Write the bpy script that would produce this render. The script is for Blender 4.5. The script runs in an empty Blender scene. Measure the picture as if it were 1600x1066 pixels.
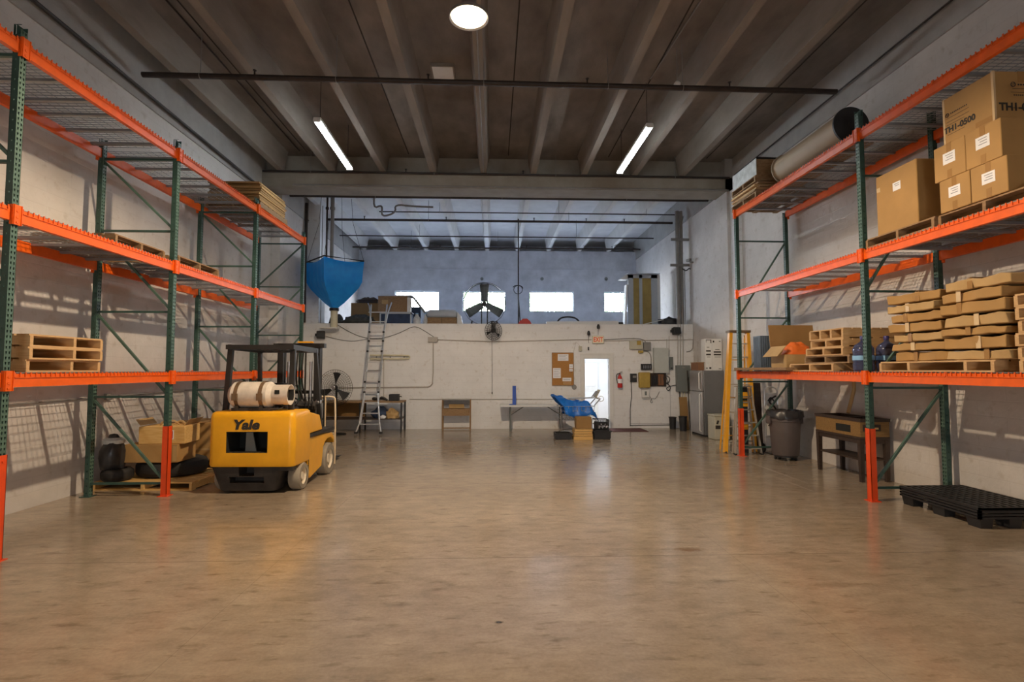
import bpy, math, random
from mathutils import Vector, Matrix, Euler
random.seed(7)
D = bpy.data; SC = bpy.context.scene; COL = SC.collection
R = math.radians
# ---------------------------------------------------------------- camera
F = 820.0; YAW = math.atan(30/820); PIT = math.atan(45/820); EYE = Vector((0, 0, 1.8))
cam = D.cameras.new('camera'); cam.sensor_width = 36; cam.lens = 36*F/1600; cam.clip_end = 200
co = D.objects.new('camera', cam); COL.objects.link(co); co.location = EYE
co.rotation_euler = (R(90)+PIT, 0, -YAW); SC.camera = co
# ---------------------------------------------------------------- world, exposure
W = D.worlds.new('sky'); SC.world = W; W.use_nodes = True
wn = W.node_tree.nodes; wl_ = W.node_tree.links
bg = wn['Background']; bg.inputs['Strength'].default_value = 1.0
tc = wn.new('ShaderNodeTexCoord'); sx = wn.new('ShaderNodeSeparateXYZ'); rp = wn.new('ShaderNodeValToRGB')
wl_.new(tc.outputs['Generated'], sx.inputs[0]); wl_.new(sx.outputs['Z'], rp.inputs[0]); wl_.new(rp.outputs[0], bg.inputs['Color'])
rp.color_ramp.elements[0].position = 0.0; rp.color_ramp.elements[0].color = (.96, .99, 1.03, 1)
rp.color_ramp.elements[1].position = 0.8; rp.color_ramp.elements[1].color = (0.72, 0.87, 1.15, 1)
SKY = 80.0; bg.inputs['Strength'].default_value = SKY
SC.view_settings.view_transform = 'Standard'; SC.view_settings.look = 'None'
SC.view_settings.gamma = 1; SC.view_settings.use_curve_mapping = False
SC.view_settings.exposure = -0.6
LED_STRENGTH = 85.0; BAY_POWER = 2000.0; BAY_COLOR = (1.0, 0.77, 0.53)
def portal(loc, rot, sx_, sy_):
    l = D.lights.new('daylight_portal', 'AREA'); l.shape = 'RECTANGLE'; l.size = sx_; l.size_y = sy_
    l.cycles.is_portal = True
    o = D.objects.new('daylight_portal', l); COL.objects.link(o); o.location = loc; o.rotation_euler = rot
def point_lamp(loc, power, color, rad, parent=None):
    l = D.lights.new('lamp_bulb', 'SPOT'); l.spot_size = R(164); l.spot_blend = .22; l.energy = power; l.color = color; l.shadow_soft_size = rad
    o = D.objects.new('lamp_bulb', l); COL.objects.link(o); o.location = loc
    if parent: o.parent = parent
    return o
# ---------------------------------------------------------------- a pixel of the 1600x1066 frame -> a point at a chosen real distance
FW = Vector((math.sin(YAW)*math.cos(PIT), math.cos(YAW)*math.cos(PIT), math.sin(PIT)))
RT = Vector((math.cos(YAW), -math.sin(YAW), 0)); UP = RT.cross(FW)
def ray(px, py): return FW + RT*((px-800)/F) - UP*((py-533)/F)
def at(px, py, Y):
    v = ray(px, py); return EYE + v*(Y/v.y)
def atz(px, py, z=0.0):
    v = ray(px, py); return EYE + v*((z-1.8)/v.z)
# ---------------------------------------------------------------- materials
def newmat(name):
    m = D.materials.new(name); m.use_nodes = True
    return m, m.node_tree.nodes, m.node_tree.links, m.node_tree.nodes['Principled BSDF']
def mat(name, c, rough=.6, metal=0, var=.12, scale=6, bump=0, bscale=60, stretch=(1,1,1), c2=None, emis=None, es=1, detail=5, alpha=None, trans=0, rvar=0, coat=0, spec=.5):
    m, n, l, b = newmat(name)
    if len(c) == 3: c = (*c, 1)
    t = n.new('ShaderNodeTexCoord'); mp = n.new('ShaderNodeMapping'); mp.inputs['Scale'].default_value = stretch
    l.new(t.outputs['Object'], mp.inputs[0])
    nz = n.new('ShaderNodeTexNoise'); nz.inputs['Scale'].default_value = scale; nz.inputs['Detail'].default_value = detail
    nz.inputs['Roughness'].default_value = .6
    l.new(mp.outputs[0], nz.inputs['Vector'])
    cr = n.new('ShaderNodeValToRGB'); e = cr.color_ramp.elements
    e[0].position = .3; e[1].position = .72
    if c2 is None:
        e[0].color = (c[0]*(1-var), c[1]*(1-var), c[2]*(1-var), 1); e[1].color = (min(1, c[0]*(1+var)), min(1, c[1]*(1+var)), min(1, c[2]*(1+var)), 1)
    else:
        e[0].color = c; e[1].color = (*c2, 1)
    l.new(nz.outputs['Fac'], cr.inputs[0]); l.new(cr.outputs[0], b.inputs['Base Color'])
    b.inputs['Roughness'].default_value = rough; b.inputs['Metallic'].default_value = metal
    b.inputs['Specular IOR Level'].default_value = spec
    if coat: b.inputs['Coat Weight'].default_value = coat
    if trans: b.inputs['Transmission Weight'].default_value = trans
    if alpha: b.inputs['Alpha'].default_value = alpha
    if rvar:
        mr = n.new('ShaderNodeMapRange'); mr.inputs['To Min'].default_value = rough-rvar; mr.inputs['To Max'].default_value = rough+rvar
        l.new(nz.outputs['Fac'], mr.inputs[0]); l.new(mr.outputs[0], b.inputs['Roughness'])
    if bump:
        n2 = n.new('ShaderNodeTexNoise'); n2.inputs['Scale'].default_value = bscale; n2.inputs['Detail'].default_value = 4
        l.new(mp.outputs[0], n2.inputs['Vector'])
        bp = n.new('ShaderNodeBump'); bp.inputs['Strength'].default_value = bump; bp.inputs['Distance'].default_value = .01
        l.new(n2.outputs['Fac'], bp.inputs['Height']); l.new(bp.outputs[0], b.inputs['Normal'])
    if emis:
        b.inputs['Emission Color'].default_value = (*emis, 1); b.inputs['Emission Strength'].default_value = es
    return m
M = {}
M['orange'] = mat('orange_beam_paint', (.84,.125,.004), .42, var=.10, scale=9)
M['guard'] = mat('red_orange_guard_paint', (.78,.075,.012), .45, var=.12, scale=5)
M['green'] = mat('green_upright_paint', (.035,.085,.07), .42, var=.18, scale=8)
M['green_light'] = mat('grey_green_upright_paint', (.075,.14,.108), .45, var=.2, scale=8)
M['hole'] = mat('dark_opening', (.012,.014,.013), .9)
M['galv'] = mat('galvanised_wire', (.34,.35,.36), .42, metal=.6, var=.1)
M['wood'] = mat('pallet_pine', (.50,.30,.13), .75, var=.3, scale=5, stretch=(1,12,12), bump=.2, c2=(.66,.44,.22))
M['woodx'] = mat('pallet_pine_lengthwise', (.50,.30,.13), .75, var=.3, scale=5, stretch=(12,1,12), bump=.2, c2=(.66,.44,.22))
M['wood_old'] = mat('weathered_brown_wood', (.22,.13,.06), .8, scale=5, stretch=(3,3,10), bump=.2, c2=(.36,.23,.12))
M['wood_yellow'] = mat('yellow_pine', (.62,.36,.10), .7, scale=5, stretch=(1,8,8), c2=(.75,.5,.2))
M['darkwood'] = mat('dark_brown_wood', (.045,.028,.02), .5, var=.3, scale=4, stretch=(1,6,6))
M['card'] = mat('cardboard', (.42,.245,.085), .82, var=.08, scale=3, bump=.08, bscale=30)
M['card2'] = mat('cardboard_light', (.50,.33,.145), .82, var=.1, scale=3, bump=.08, bscale=30)
M['crate_brown'] = mat('shade_darkened_pine', (.20,.11,.035), .7, scale=5, stretch=(1,8,8), c2=(.30,.18,.06))  # crate pine made darker, its shading is put into the colour
M['card3'] = mat('cardboard_brown', (.31,.18,.065), .85, var=.1, scale=3)
M['tape'] = mat('brown_packing_tape', (.36,.20,.07), .25, var=.05)
M['clear_tape'] = mat('clear_packing_tape', (.66,.50,.30), .18, var=.05)
M['paper'] = mat('white_paper', (.82,.83,.86), .7, var=.03)
M['ink'] = mat('black_ink', (.03,.025,.02), .7)
M['ink_grey'] = mat('grey_ink', (.25,.26,.3), .7)
M['black'] = mat('black_plastic', (.018,.018,.02), .5, var=.2)
M['blackm'] = mat('black_painted_metal', (.022,.021,.02), .4, var=.2)
M['rubber'] = mat('black_rubber', (.02,.019,.018), .72, var=.25, bump=.2)
M['grey_tyre'] = mat('dusty_cushion_tyre', (.30,.26,.20), .85, var=.15)
M['rim'] = mat('cream_wheel_rim', (.72,.63,.48), .5, var=.15)
M['yellow'] = mat('yellow_truck_paint', (.86,.42,.012), .38, var=.10, scale=2.5, coat=.2, rvar=.06)
M['dirty_black'] = mat('scuffed_black_steel', (.035,.03,.026), .7, var=.5, scale=4, bump=.3)
M['steel'] = mat('brushed_steel', (.50,.50,.52), .33, metal=.85, var=.06)
M['alu'] = mat('aluminium', (.62,.63,.64), .36, metal=.75, var=.06)
M['tank'] = mat('chalky_white_tank_paint', (.70,.63,.54), .6, var=.18, scale=6)
M['rust'] = mat('rusty_brown_strap', (.19,.12,.065), .6, metal=.3, var=.3)
M['cream'] = mat('cream_painted_tube', (.78,.62,.42), .45, var=.08)
M['tarp'] = mat('blue_tarpaulin', (.003,.27,.88), .40, var=.14, scale=4, bump=.45, bscale=9, c2=(.01,.38,.98))
M['pvc'] = mat('cream_plastic_pipe', (.62,.58,.42), .45, var=.08)
M['white'] = mat('white_plastic', (.74,.74,.72), .5, var=.05)
M['pipe_dark'] = mat('dark_sprinkler_pipe', (.035,.026,.022), .55, metal=.2, var=.3)
M['conduit'] = mat('grey_conduit', (.26,.25,.235), .5, metal=.3, var=.1)
M['conduit_wall'] = mat('painted_conduit', (.42,.39,.35), .6, var=.08)
M['cable'] = mat('dark_cable', (.04,.038,.036), .6)
M['blue_plastic'] = mat('blue_plastic', (.01,.07,.42), .4, var=.1)
M['bottle'] = mat('blue_tinted_bottle_plastic', (.16,.20,.42), .10, var=.1, trans=.75)
M['bottle_cap'] = mat('purple_blue_cap', (.05,.04,.2), .4)
M['bottle_label'] = mat('light_blue_label', (.25,.50,.78), .5, var=.1)
M['bin'] = mat('grey_brown_bin_plastic', (.105,.085,.082), .55, var=.08)
M['lad_yellow'] = mat('yellow_fibreglass', (.85,.40,.02), .45, var=.08)
M['lad_old'] = mat('dull_aluminium', (.48,.43,.36), .5, metal=.3, var=.12)
M['cork'] = mat('cork', (.42,.20,.055), .85, var=.18, scale=60)
M['red'] = mat('red_paint', (.50,.02,.015), .4, var=.1)
M['panel_grey'] = mat('grey_enamel', (.17,.19,.185), .45, var=.06)
M['olive'] = mat('olive_yellow_casing', (.42,.29,.06), .5, var=.1)
M['brown_box'] = mat('brown_casing', (.22,.10,.045), .6, var=.1)
M['cream_box'] = mat('cream_casing', (.52,.50,.40), .5, var=.05)
M['mesh_dark'] = mat('dark_fan_wire', (.035,.033,.032), .45, metal=.4)
M['green_dark'] = mat('dark_foliage_cloth', (.06,.06,.05), .9, var=.5, scale=8)
M['navy'] = mat('navy_fabric', (.03,.05,.10), .8, var=.3)
M['insul'] = mat('tan_insulation', (.42,.30,.10), .9, var=.12)
M['drywall'] = mat('grey_blue_drywall', (.50,.54,.58), .8, var=.04)
M['mat_red'] = mat('dark_red_floor_mat', (.10,.035,.035), .95, var=.2)
M['fridge'] = mat('grey_fridge_steel', (.22,.225,.235), .42, metal=.55, var=.05)
M['roll'] = mat('tan_kraft_roll', (.36,.27,.17), .55, var=.06, scale=2)
M['orange_bag'] = mat('orange_fabric', (.80,.17,.02), .6, var=.15, bump=.3, bscale=14)
M['wrap'] = mat('grey_white_plastic_wrap', (.55,.58,.58), .3, var=.25, scale=8, bump=.4, bscale=20)
M['leaf'] = mat('leaf_green', (.16,.24,.08), .7, var=.4, scale=3)
def thin_glass():
    m, n, l, b = newmat('window_glass'); n.remove(b)
    tr = n.new('ShaderNodeBsdfTransparent'); tr.inputs[0].default_value = (.95,.97,1,1); gl = n.new('ShaderNodeBsdfGlossy'); gl.inputs['Roughness'].default_value = .03
    mx = n.new('ShaderNodeMixShader'); mx.inputs[0].default_value = .07; l.new(tr.outputs[0], mx.inputs[1]); l.new(gl.outputs[0], mx.inputs[2]); l.new(mx.outputs[0], n['Material Output'].inputs[0])
    return m
M['glass'] = thin_glass()
M['led'] = mat('led_tube', (1,1,1), .5, emis=(.90,.97,1.0), es=LED_STRENGTH)
M['lens'] = mat('high_bay_lens', (1,.9,.75), .5, emis=(1.0,.80,.52), es=14)
M['lit_exit'] = mat('exit_sign_face', (.75,.66,.50), .5, emis=(1,.8,.5), es=.08)
M['sign_red'] = mat('exit_letter_orange', (.75,.06,.01), .5, emis=(1,.1,.02), es=.1)
M['asphalt'] = mat('outdoor_paving', (.45,.46,.44), .9)
# ---------------------------------------------------------------- mesh builder
class MB:
    def __init__(s): s.v = []; s.f = []; s.mi = []; s.cur = 0
    def add(s, vs, fs):
        o = len(s.v); s.v += [tuple(v) for v in vs]
        for f in fs: s.f.append([i+o for i in f]); s.mi.append(s.cur)
        return s
    def box(s, c, d, rot=None, tap=None):
        hx, hy, hz = d[0]/2, d[1]/2, d[2]/2; t = tap or 1
        P = [Vector((x*hx*(t if z > 0 else 1), y*hy*(t if z > 0 else 1), z*hz)) for z in (-1, 1) for y in (-1, 1) for x in (-1, 1)]
        if rot is not None:
            m = rot if isinstance(rot, Matrix) else Euler(rot).to_matrix(); P = [m @ p for p in P]
        c = Vector(c)
        return s.add([p+c for p in P], [(0,2,3,1),(4,5,7,6),(0,1,5,4),(2,6,7,3),(0,4,6,2),(1,3,7,5)])
    def bb(s, x0, x1, y0, y1, z0, z1): return s.box(((x0+x1)/2, (y0+y1)/2, (z0+z1)/2), (abs(x1-x0), abs(y1-y0), abs(z1-z0)))
    def bar(s, p, q, w, h, up=(0,0,1)):
        p, q = Vector(p), Vector(q); a = (q-p); L = a.length; a.normalize(); u = Vector(up)
        if abs(a.dot(u)) > .99: u = Vector((0,1,0))
        sd = a.cross(u).normalized(); u = sd.cross(a)
        m = Matrix((sd, a, u)).transposed()
        return s.box((p+q)/2, (w, L, h), m)
    def cyl(s, p, q, r, r2=None, n=12, cap=True):
        p, q = Vector(p), Vector(q); a = (q-p).normalized(); u = Vector((0,0,1)) if abs(a.z) < .9 else Vector((1,0,0))
        x = a.cross(u).normalized(); y = a.cross(x); r2 = r if r2 is None else r2
        V = [p+(x*math.cos(2*math.pi*i/n)+y*math.sin(2*math.pi*i/n))*r for i in range(n)] + [q+(x*math.cos(2*math.pi*i/n)+y*math.sin(2*math.pi*i/n))*r2 for i in range(n)]
        Fc = [(i, (i+1) % n, n+(i+1) % n, n+i) for i in range(n)]
        if cap: Fc += [tuple(range(n))[::-1], tuple(range(n, 2*n))]
        return s.add(V, Fc)
    def tube(s, pts, r, n=8, closed=False, sm=0):
        P = [Vector(p) for p in pts]
        for _ in range(sm):
            Q = [P[0]]
            for a, b in zip(P[:-1], P[1:]): Q += [a.lerp(b, .25), a.lerp(b, .75)]
            P = Q+[P[-1]]
        k = len(P); V = []; x = None
        for i, p in enumerate(P):
            a = (P[(i+1) % k] if closed or i < k-1 else p) - (P[i-1] if closed or i > 0 else p)
            a.normalize()
            if x is None:
                u = Vector((0,0,1)) if abs(a.z) < .9 else Vector((1,0,0)); x = a.cross(u).normalized()
            else:
                x = (x - a*x.dot(a)).normalized()
            y = a.cross(x)
            V += [p+(x*math.cos(2*math.pi*j/n)+y*math.sin(2*math.pi*j/n))*r for j in range(n)]
        Fc = [(i*n+j, i*n+(j+1) % n, ((i+1) % k)*n+(j+1) % n, ((i+1) % k)*n+j) for i in range(k if closed else k-1) for j in range(n)]
        if not closed: Fc += [tuple(range(n))[::-1], tuple(range((k-1)*n, k*n))]
        return s.add(V, Fc)
    def ring(s, c, ax, R_, r, n=32, m=6):
        c = Vector(c); a = Vector(ax).normalized(); u = Vector((0,0,1)) if abs(a.z) < .9 else Vector((1,0,0)); x = a.cross(u).normalized(); y = a.cross(x)
        return s.tube([c+(x*math.cos(2*math.pi*i/n)+y*math.sin(2*math.pi*i/n))*R_ for i in range(n)], r, m, True)
    def lathe(s, prof, c=(0,0,0), ax=(0,0,1), n=24, ecc=1):
        c = Vector(c); a = Vector(ax).normalized(); u = Vector((0,0,1)) if abs(a.z) < .9 else Vector((1,0,0)); x = a.cross(u).normalized(); y = a.cross(x)
        V = []; k = len(prof)
        for r, h in prof: V += [c+a*h+(x*math.cos(2*math.pi*j/n)+y*math.sin(2*math.pi*j/n)*ecc)*max(r, 1e-4) for j in range(n)]
        return s.add(V, [(i*n+j, i*n+(j+1) % n, (i+1)*n+(j+1) % n, (i+1)*n+j) for i in range(k-1) for j in range(n)])
    def prism(s, poly, o, u, v, w):
        o, u, v, w = map(Vector, (o, u, v, w)); n = len(poly)
        A = [o+u*a+v*b for a, b in poly]; B = [p+w for p in A]
        return s.add(A+B, [tuple(range(n))[::-1], tuple(range(n, 2*n))]+[(i, (i+1) % n, n+(i+1) % n, n+i) for i in range(n)])
    def build(s, name, m, parent=None, loc=None, rz=0, bevel=0, smooth=True, ang=35, sub=0):
        me = D.meshes.new(name); me.from_pydata(s.v, [], s.f); me.update()
        for mm in (m if isinstance(m, (list, tuple)) else [m]): me.materials.append(M[mm] if isinstance(mm, str) else mm)
        if isinstance(m, (list, tuple)): me.polygons.foreach_set('material_index', s.mi)
        if smooth: me.shade_smooth(); me.set_sharp_from_angle(angle=R(ang))
        o = D.objects.new(name, me); COL.objects.link(o)
        if parent: o.parent = parent
        if loc is not None: o.location = loc
        if rz: o.rotation_euler.z = rz
        if bevel:
            b = o.modifiers.new('bevel', 'BEVEL'); b.width = bevel; b.segments = 2; b.limit_method = 'ANGLE'; b.angle_limit = R(40)
        if sub:
            b = o.modifiers.new('sub', 'SUBSURF'); b.levels = sub; b.render_levels = sub
        return o
def tag(o, label=None, cat=None, group=None, kind=None):
    if label: o['label'] = label
    if cat: o['category'] = cat
    if group: o['group'] = group
    if kind: o['kind'] = kind
    return o
def thing(name, label, cat, loc=(0,0,0), rz=0, group=None):
    o = D.objects.new(name, None); COL.objects.link(o); o.location = loc; o.rotation_euler = (0,0,rz); o.empty_display_size = .1
    return tag(o, label, cat, group)
def struct(name, mb, m, **k): return tag(mb.build(name, m, **k), kind='structure')
def kids(o): return [c for c in D.objects if c.parent is o]
def dup(o, loc=None, rz=None, label=None, group=None, parent=None, memo=None):
    c = o.copy(); COL.objects.link(c)
    if parent: c.parent = parent
    if loc is not None: c.location = loc
    if rz is not None: c.rotation_euler.z = rz
    if label: c['label'] = label
    if group: c['group'] = group
    for k in kids(o): dup(k, parent=c)
    return c
def text(name, s, size, loc, rot, m, parent=None, ext=.002, shear=0, bold=0, align='CENTER', sx=1):
    cu = D.curves.new(name, 'FONT'); cu.body = s; cu.size = size; cu.extrude = ext; cu.shear = shear; cu.offset = bold
    cu.align_x = align; cu.align_y = 'CENTER'; cu.resolution_u = 3
    t = D.objects.new(name+'_tmp', cu); COL.objects.link(t)
    dg = bpy.context.evaluated_depsgraph_get(); dg.update()
    me = D.meshes.new_from_object(t.evaluated_get(dg)); D.objects.remove(t); D.curves.remove(cu)
    me.materials.clear(); me.materials.append(M[m]); me.name = name
    o = D.objects.new(name, me); COL.objects.link(o); o.location = loc; o.rotation_euler = rot; o.scale.x = sx
    if parent: o.parent = parent
    return o
def cut(o, cutters):
    for mb in cutters:
        c = mb.build('cutter', 'hole', smooth=False)
        if o.parent: c.matrix_world = Matrix.Identity(4)
        c.parent = o.parent
        b = o.modifiers.new('cut', 'BOOLEAN'); b.object = c; b.operation = 'DIFFERENCE'; b.solver = 'EXACT'
        bpy.context.view_layer.update(); dg = bpy.context.evaluated_depsgraph_get()
        me = D.meshes.new_from_object(o.evaluated_get(dg)); o.modifiers.clear(); o.data = me
        D.objects.remove(c)
    return o
# ================================================================ SETTING
XL, XR, XLM, XRM = -6.03, 6.45, -5.78, 6.25      # side walls in the hall and in the mezzanine end
YB, YM, YG = 22.5, 16.15, 13.6                   # back wall, mezzanine wall, girder front
ZS, ZT = 7.47, 6.95; Y0 = -7.0
# --- floor material: polished concrete, sealed joints, stains
def floor_mat():
    m, n, l, b = newmat('polished_concrete')
    t = n.new('ShaderNodeTexCoord'); O = t.outputs['Object']
    def noise(sc, st=(1,1,1), det=6, ro=.6):
        mp = n.new('ShaderNodeMapping'); mp.inputs['Scale'].default_value = st; l.new(O, mp.inputs[0])
        z = n.new('ShaderNodeTexNoise'); z.inputs['Scale'].default_value = sc; z.inputs['Detail'].default_value = det; z.inputs['Roughness'].default_value = ro
        l.new(mp.outputs[0], z.inputs['Vector']); return z.outputs['Fac']
    def ramp(f, a, ca, b_, cb):
        r = n.new('ShaderNodeValToRGB'); e = r.color_ramp.elements; e[0].position = a; e[0].color = ca; e[1].position = b_; e[1].color = cb
        l.new(f, r.inputs[0]); return r.outputs[0]
    def mul(a, b_, fac=1):
        x = n.new('ShaderNodeMix'); x.data_type = 'RGBA'; x.blend_type = 'MULTIPLY'; x.inputs[0].default_value = fac
        l.new(a, x.inputs[6]); l.new(b_, x.inputs[7]); return x.outputs[2]
    base = ramp(noise(.55, (1,1.3,1)), .32, (.34,.27,.195,1), .7, (.45,.37,.28,1))
    mott = ramp(noise(3.4, (1,2.0,1), 7, .7), .30, (.72,.70,.68,1), .68, (1.06,1.05,1.03,1))
    spots = ramp(noise(5.5, (.7,2.2,1), 5, .55), .28, (.58,.54,.49,1), .42, (1,1,1,1))
    fine = ramp(noise(38, det=3), .3, (.90,.90,.90,1), .7, (1.05,1.05,1.05,1))
    c = mul(mul(mul(base, mott), spots, .8), fine)
    s = n.new('ShaderNodeSeparateXYZ'); l.new(O, s.inputs[0])
    def line(out, pos, w):
        a = n.new('ShaderNodeMath'); a.operation = 'SUBTRACT'; l.new(out, a.inputs[0]); a.inputs[1].default_value = pos
        ab = n.new('ShaderNodeMath'); ab.operation = 'ABSOLUTE'; l.new(a.outputs[0], ab.inputs[0])
        g = n.new('ShaderNodeMath'); g.operation = 'LESS_THAN'; l.new(ab.outputs[0], g.inputs[0]); g.inputs[1].default_value = w
        return g.outputs[0]
    prev = None
    for o_, p, w in ((s.outputs['Y'], 5.14, .005), (s.outputs['Y'], 11.3, .005), (s.outputs['X'], -2.02, .0012), (s.outputs['X'], 2.32, .0012), (s.outputs['Y'], -1, .005)):
        g = line(o_, p, w)
        if prev is None: prev = g
        else:
            mx = n.new('ShaderNodeMath'); mx.operation = 'MAXIMUM'; l.new(prev, mx.inputs[0]); l.new(g, mx.inputs[1]); prev = mx.outputs[0]
    jm = n.new('ShaderNodeMath'); jm.operation = 'MULTIPLY'; l.new(prev, jm.inputs[0]); jm.inputs[1].default_value = .6
    x = n.new('ShaderNodeMix'); x.data_type = 'RGBA'; l.new(jm.outputs[0], x.inputs[0]); l.new(c, x.inputs[6]); x.inputs[7].default_value = (.08,.06,.045,1)
    last = x.outputs[2]
    for (cx, cy, rx_, ry_, col, amt) in ((1.98, 5.30, .17, .07, (.17,.09,.03,1), .75), (5.0, 9.3, .04, 1.1, (.62,.54,.45,1), .4), (4.75, 8.3, .03, .8, (.60,.52,.43,1), .3), (.05, 3.85, .035, .02, (.02,.015,.01,1), .9), (-2.9, 6.2, .5, .05, (.12,.08,.05,1), .3), (2.9, 4.4, .35, .06, (.16,.10,.06,1), .4)):
        vs = n.new('ShaderNodeVectorMath'); vs.operation = 'SUBTRACT'; l.new(O, vs.inputs[0]); vs.inputs[1].default_value = (cx, cy, 0)
        vm = n.new('ShaderNodeVectorMath'); vm.operation = 'MULTIPLY'; l.new(vs.outputs[0], vm.inputs[0]); vm.inputs[1].default_value = (1/rx_, 1/ry_, 0)
        ln_ = n.new('ShaderNodeVectorMath'); ln_.operation = 'LENGTH'; l.new(vm.outputs[0], ln_.inputs[0])
        ad = n.new('ShaderNodeMath'); ad.operation = 'MULTIPLY_ADD'; l.new(noise(14, (1,1,1), 5, .7), ad.inputs[0]); ad.inputs[1].default_value = 1.6; l.new(ln_.outputs['Value'], ad.inputs[2])
        mk = n.new('ShaderNodeMapRange'); mk.inputs['From Min'].default_value = 1.9; mk.inputs['From Max'].default_value = 1.2; mk.inputs['To Max'].default_value = amt; l.new(ad.outputs[0], mk.inputs[0])
        y_ = n.new('ShaderNodeMix'); y_.data_type = 'RGBA'; l.new(mk.outputs[0], y_.inputs[0]); l.new(last, y_.inputs[6]); y_.inputs[7].default_value = col; last = y_.outputs[2]
    l.new(last, b.inputs['Base Color'])
    mr = n.new('ShaderNodeMapRange'); mr.inputs['From Min'].default_value = .2; mr.inputs['From Max'].default_value = .8
    mr.inputs['To Min'].default_value = .14; mr.inputs['To Max'].default_value = .21
    l.new(noise(2.2, (1,1.5,1), 3, .5), mr.inputs[0]); l.new(mr.outputs[0], b.inputs['Roughness'])
    b.inputs['Specular IOR Level'].default_value = 1.0
    bp = n.new('ShaderNodeBump'); bp.inputs['Strength'].default_value = .015; bp.inputs['Distance'].default_value = .01
    l.new(noise(9, det=3), bp.inputs['Height']); l.new(bp.outputs[0], b.inputs['Normal'])
    return m
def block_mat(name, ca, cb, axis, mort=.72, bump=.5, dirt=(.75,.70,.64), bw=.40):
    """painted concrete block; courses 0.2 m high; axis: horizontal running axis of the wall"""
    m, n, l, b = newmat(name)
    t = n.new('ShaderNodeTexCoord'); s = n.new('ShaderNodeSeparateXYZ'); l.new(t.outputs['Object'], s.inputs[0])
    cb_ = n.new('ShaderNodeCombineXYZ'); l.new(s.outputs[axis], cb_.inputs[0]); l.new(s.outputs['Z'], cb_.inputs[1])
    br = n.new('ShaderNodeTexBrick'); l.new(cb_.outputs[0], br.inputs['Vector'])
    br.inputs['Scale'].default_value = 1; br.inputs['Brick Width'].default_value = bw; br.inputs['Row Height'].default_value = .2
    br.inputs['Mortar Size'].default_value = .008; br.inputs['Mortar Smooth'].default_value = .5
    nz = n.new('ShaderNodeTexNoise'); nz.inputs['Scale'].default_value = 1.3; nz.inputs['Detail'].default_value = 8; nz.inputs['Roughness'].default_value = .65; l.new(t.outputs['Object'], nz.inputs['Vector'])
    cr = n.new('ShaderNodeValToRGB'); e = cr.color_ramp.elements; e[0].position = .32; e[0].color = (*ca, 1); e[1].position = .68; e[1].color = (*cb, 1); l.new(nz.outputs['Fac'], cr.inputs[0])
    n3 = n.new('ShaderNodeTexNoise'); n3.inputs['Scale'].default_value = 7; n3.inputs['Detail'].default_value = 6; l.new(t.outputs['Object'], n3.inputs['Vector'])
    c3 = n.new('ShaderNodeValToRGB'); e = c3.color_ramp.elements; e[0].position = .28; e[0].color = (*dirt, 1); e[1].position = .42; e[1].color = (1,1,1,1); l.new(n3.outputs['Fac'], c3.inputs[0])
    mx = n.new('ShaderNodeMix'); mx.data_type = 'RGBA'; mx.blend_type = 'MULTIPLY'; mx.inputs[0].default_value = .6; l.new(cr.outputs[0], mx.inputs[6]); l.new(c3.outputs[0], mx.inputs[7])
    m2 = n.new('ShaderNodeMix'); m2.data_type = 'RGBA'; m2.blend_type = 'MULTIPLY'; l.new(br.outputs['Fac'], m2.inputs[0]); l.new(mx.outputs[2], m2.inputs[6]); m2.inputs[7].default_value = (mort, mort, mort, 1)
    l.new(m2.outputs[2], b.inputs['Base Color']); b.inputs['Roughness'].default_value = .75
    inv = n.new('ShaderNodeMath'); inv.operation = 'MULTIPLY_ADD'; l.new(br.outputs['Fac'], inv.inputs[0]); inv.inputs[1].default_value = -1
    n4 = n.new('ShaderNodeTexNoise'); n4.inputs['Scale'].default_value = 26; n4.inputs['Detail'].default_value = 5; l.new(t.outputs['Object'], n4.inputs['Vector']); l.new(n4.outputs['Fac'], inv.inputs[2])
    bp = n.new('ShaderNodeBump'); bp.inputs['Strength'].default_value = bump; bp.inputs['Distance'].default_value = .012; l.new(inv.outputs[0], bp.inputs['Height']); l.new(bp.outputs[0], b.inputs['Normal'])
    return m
M['floor'] = floor_mat()
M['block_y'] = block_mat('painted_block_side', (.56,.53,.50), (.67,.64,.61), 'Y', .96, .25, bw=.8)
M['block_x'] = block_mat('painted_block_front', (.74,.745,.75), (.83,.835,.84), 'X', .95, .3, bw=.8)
M['stucco'] = mat('grey_cast_wall', (.42,.44,.48), .85, scale=2.2, c2=(.60,.62,.67), bump=.5, bscale=9, detail=9)
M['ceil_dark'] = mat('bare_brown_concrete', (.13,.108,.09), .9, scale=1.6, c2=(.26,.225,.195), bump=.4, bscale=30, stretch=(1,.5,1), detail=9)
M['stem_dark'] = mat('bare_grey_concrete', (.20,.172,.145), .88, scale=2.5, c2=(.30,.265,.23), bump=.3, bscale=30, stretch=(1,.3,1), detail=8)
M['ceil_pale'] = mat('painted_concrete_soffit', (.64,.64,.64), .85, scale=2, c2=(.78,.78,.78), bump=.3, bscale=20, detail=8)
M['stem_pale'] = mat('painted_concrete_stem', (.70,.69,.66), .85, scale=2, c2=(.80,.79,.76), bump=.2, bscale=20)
M['girder'] = mat('girder_concrete', (.26,.235,.19), .85, scale=2, c2=(.36,.33,.28), bump=.3, bscale=25, detail=8)
M['wall_upper'] = mat('grey_precast_panel', (.33,.32,.30), .85, scale=1.8, c2=(.44,.43,.41), bump=.4, bscale=18, detail=8)
M['joint'] = mat('dark_joint_sealant', (.03,.025,.02), .9)
struct('floor', MB().bb(XL-.3, XR+.3, Y0, YB+.3, -.2, 0), 'floor')
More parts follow.
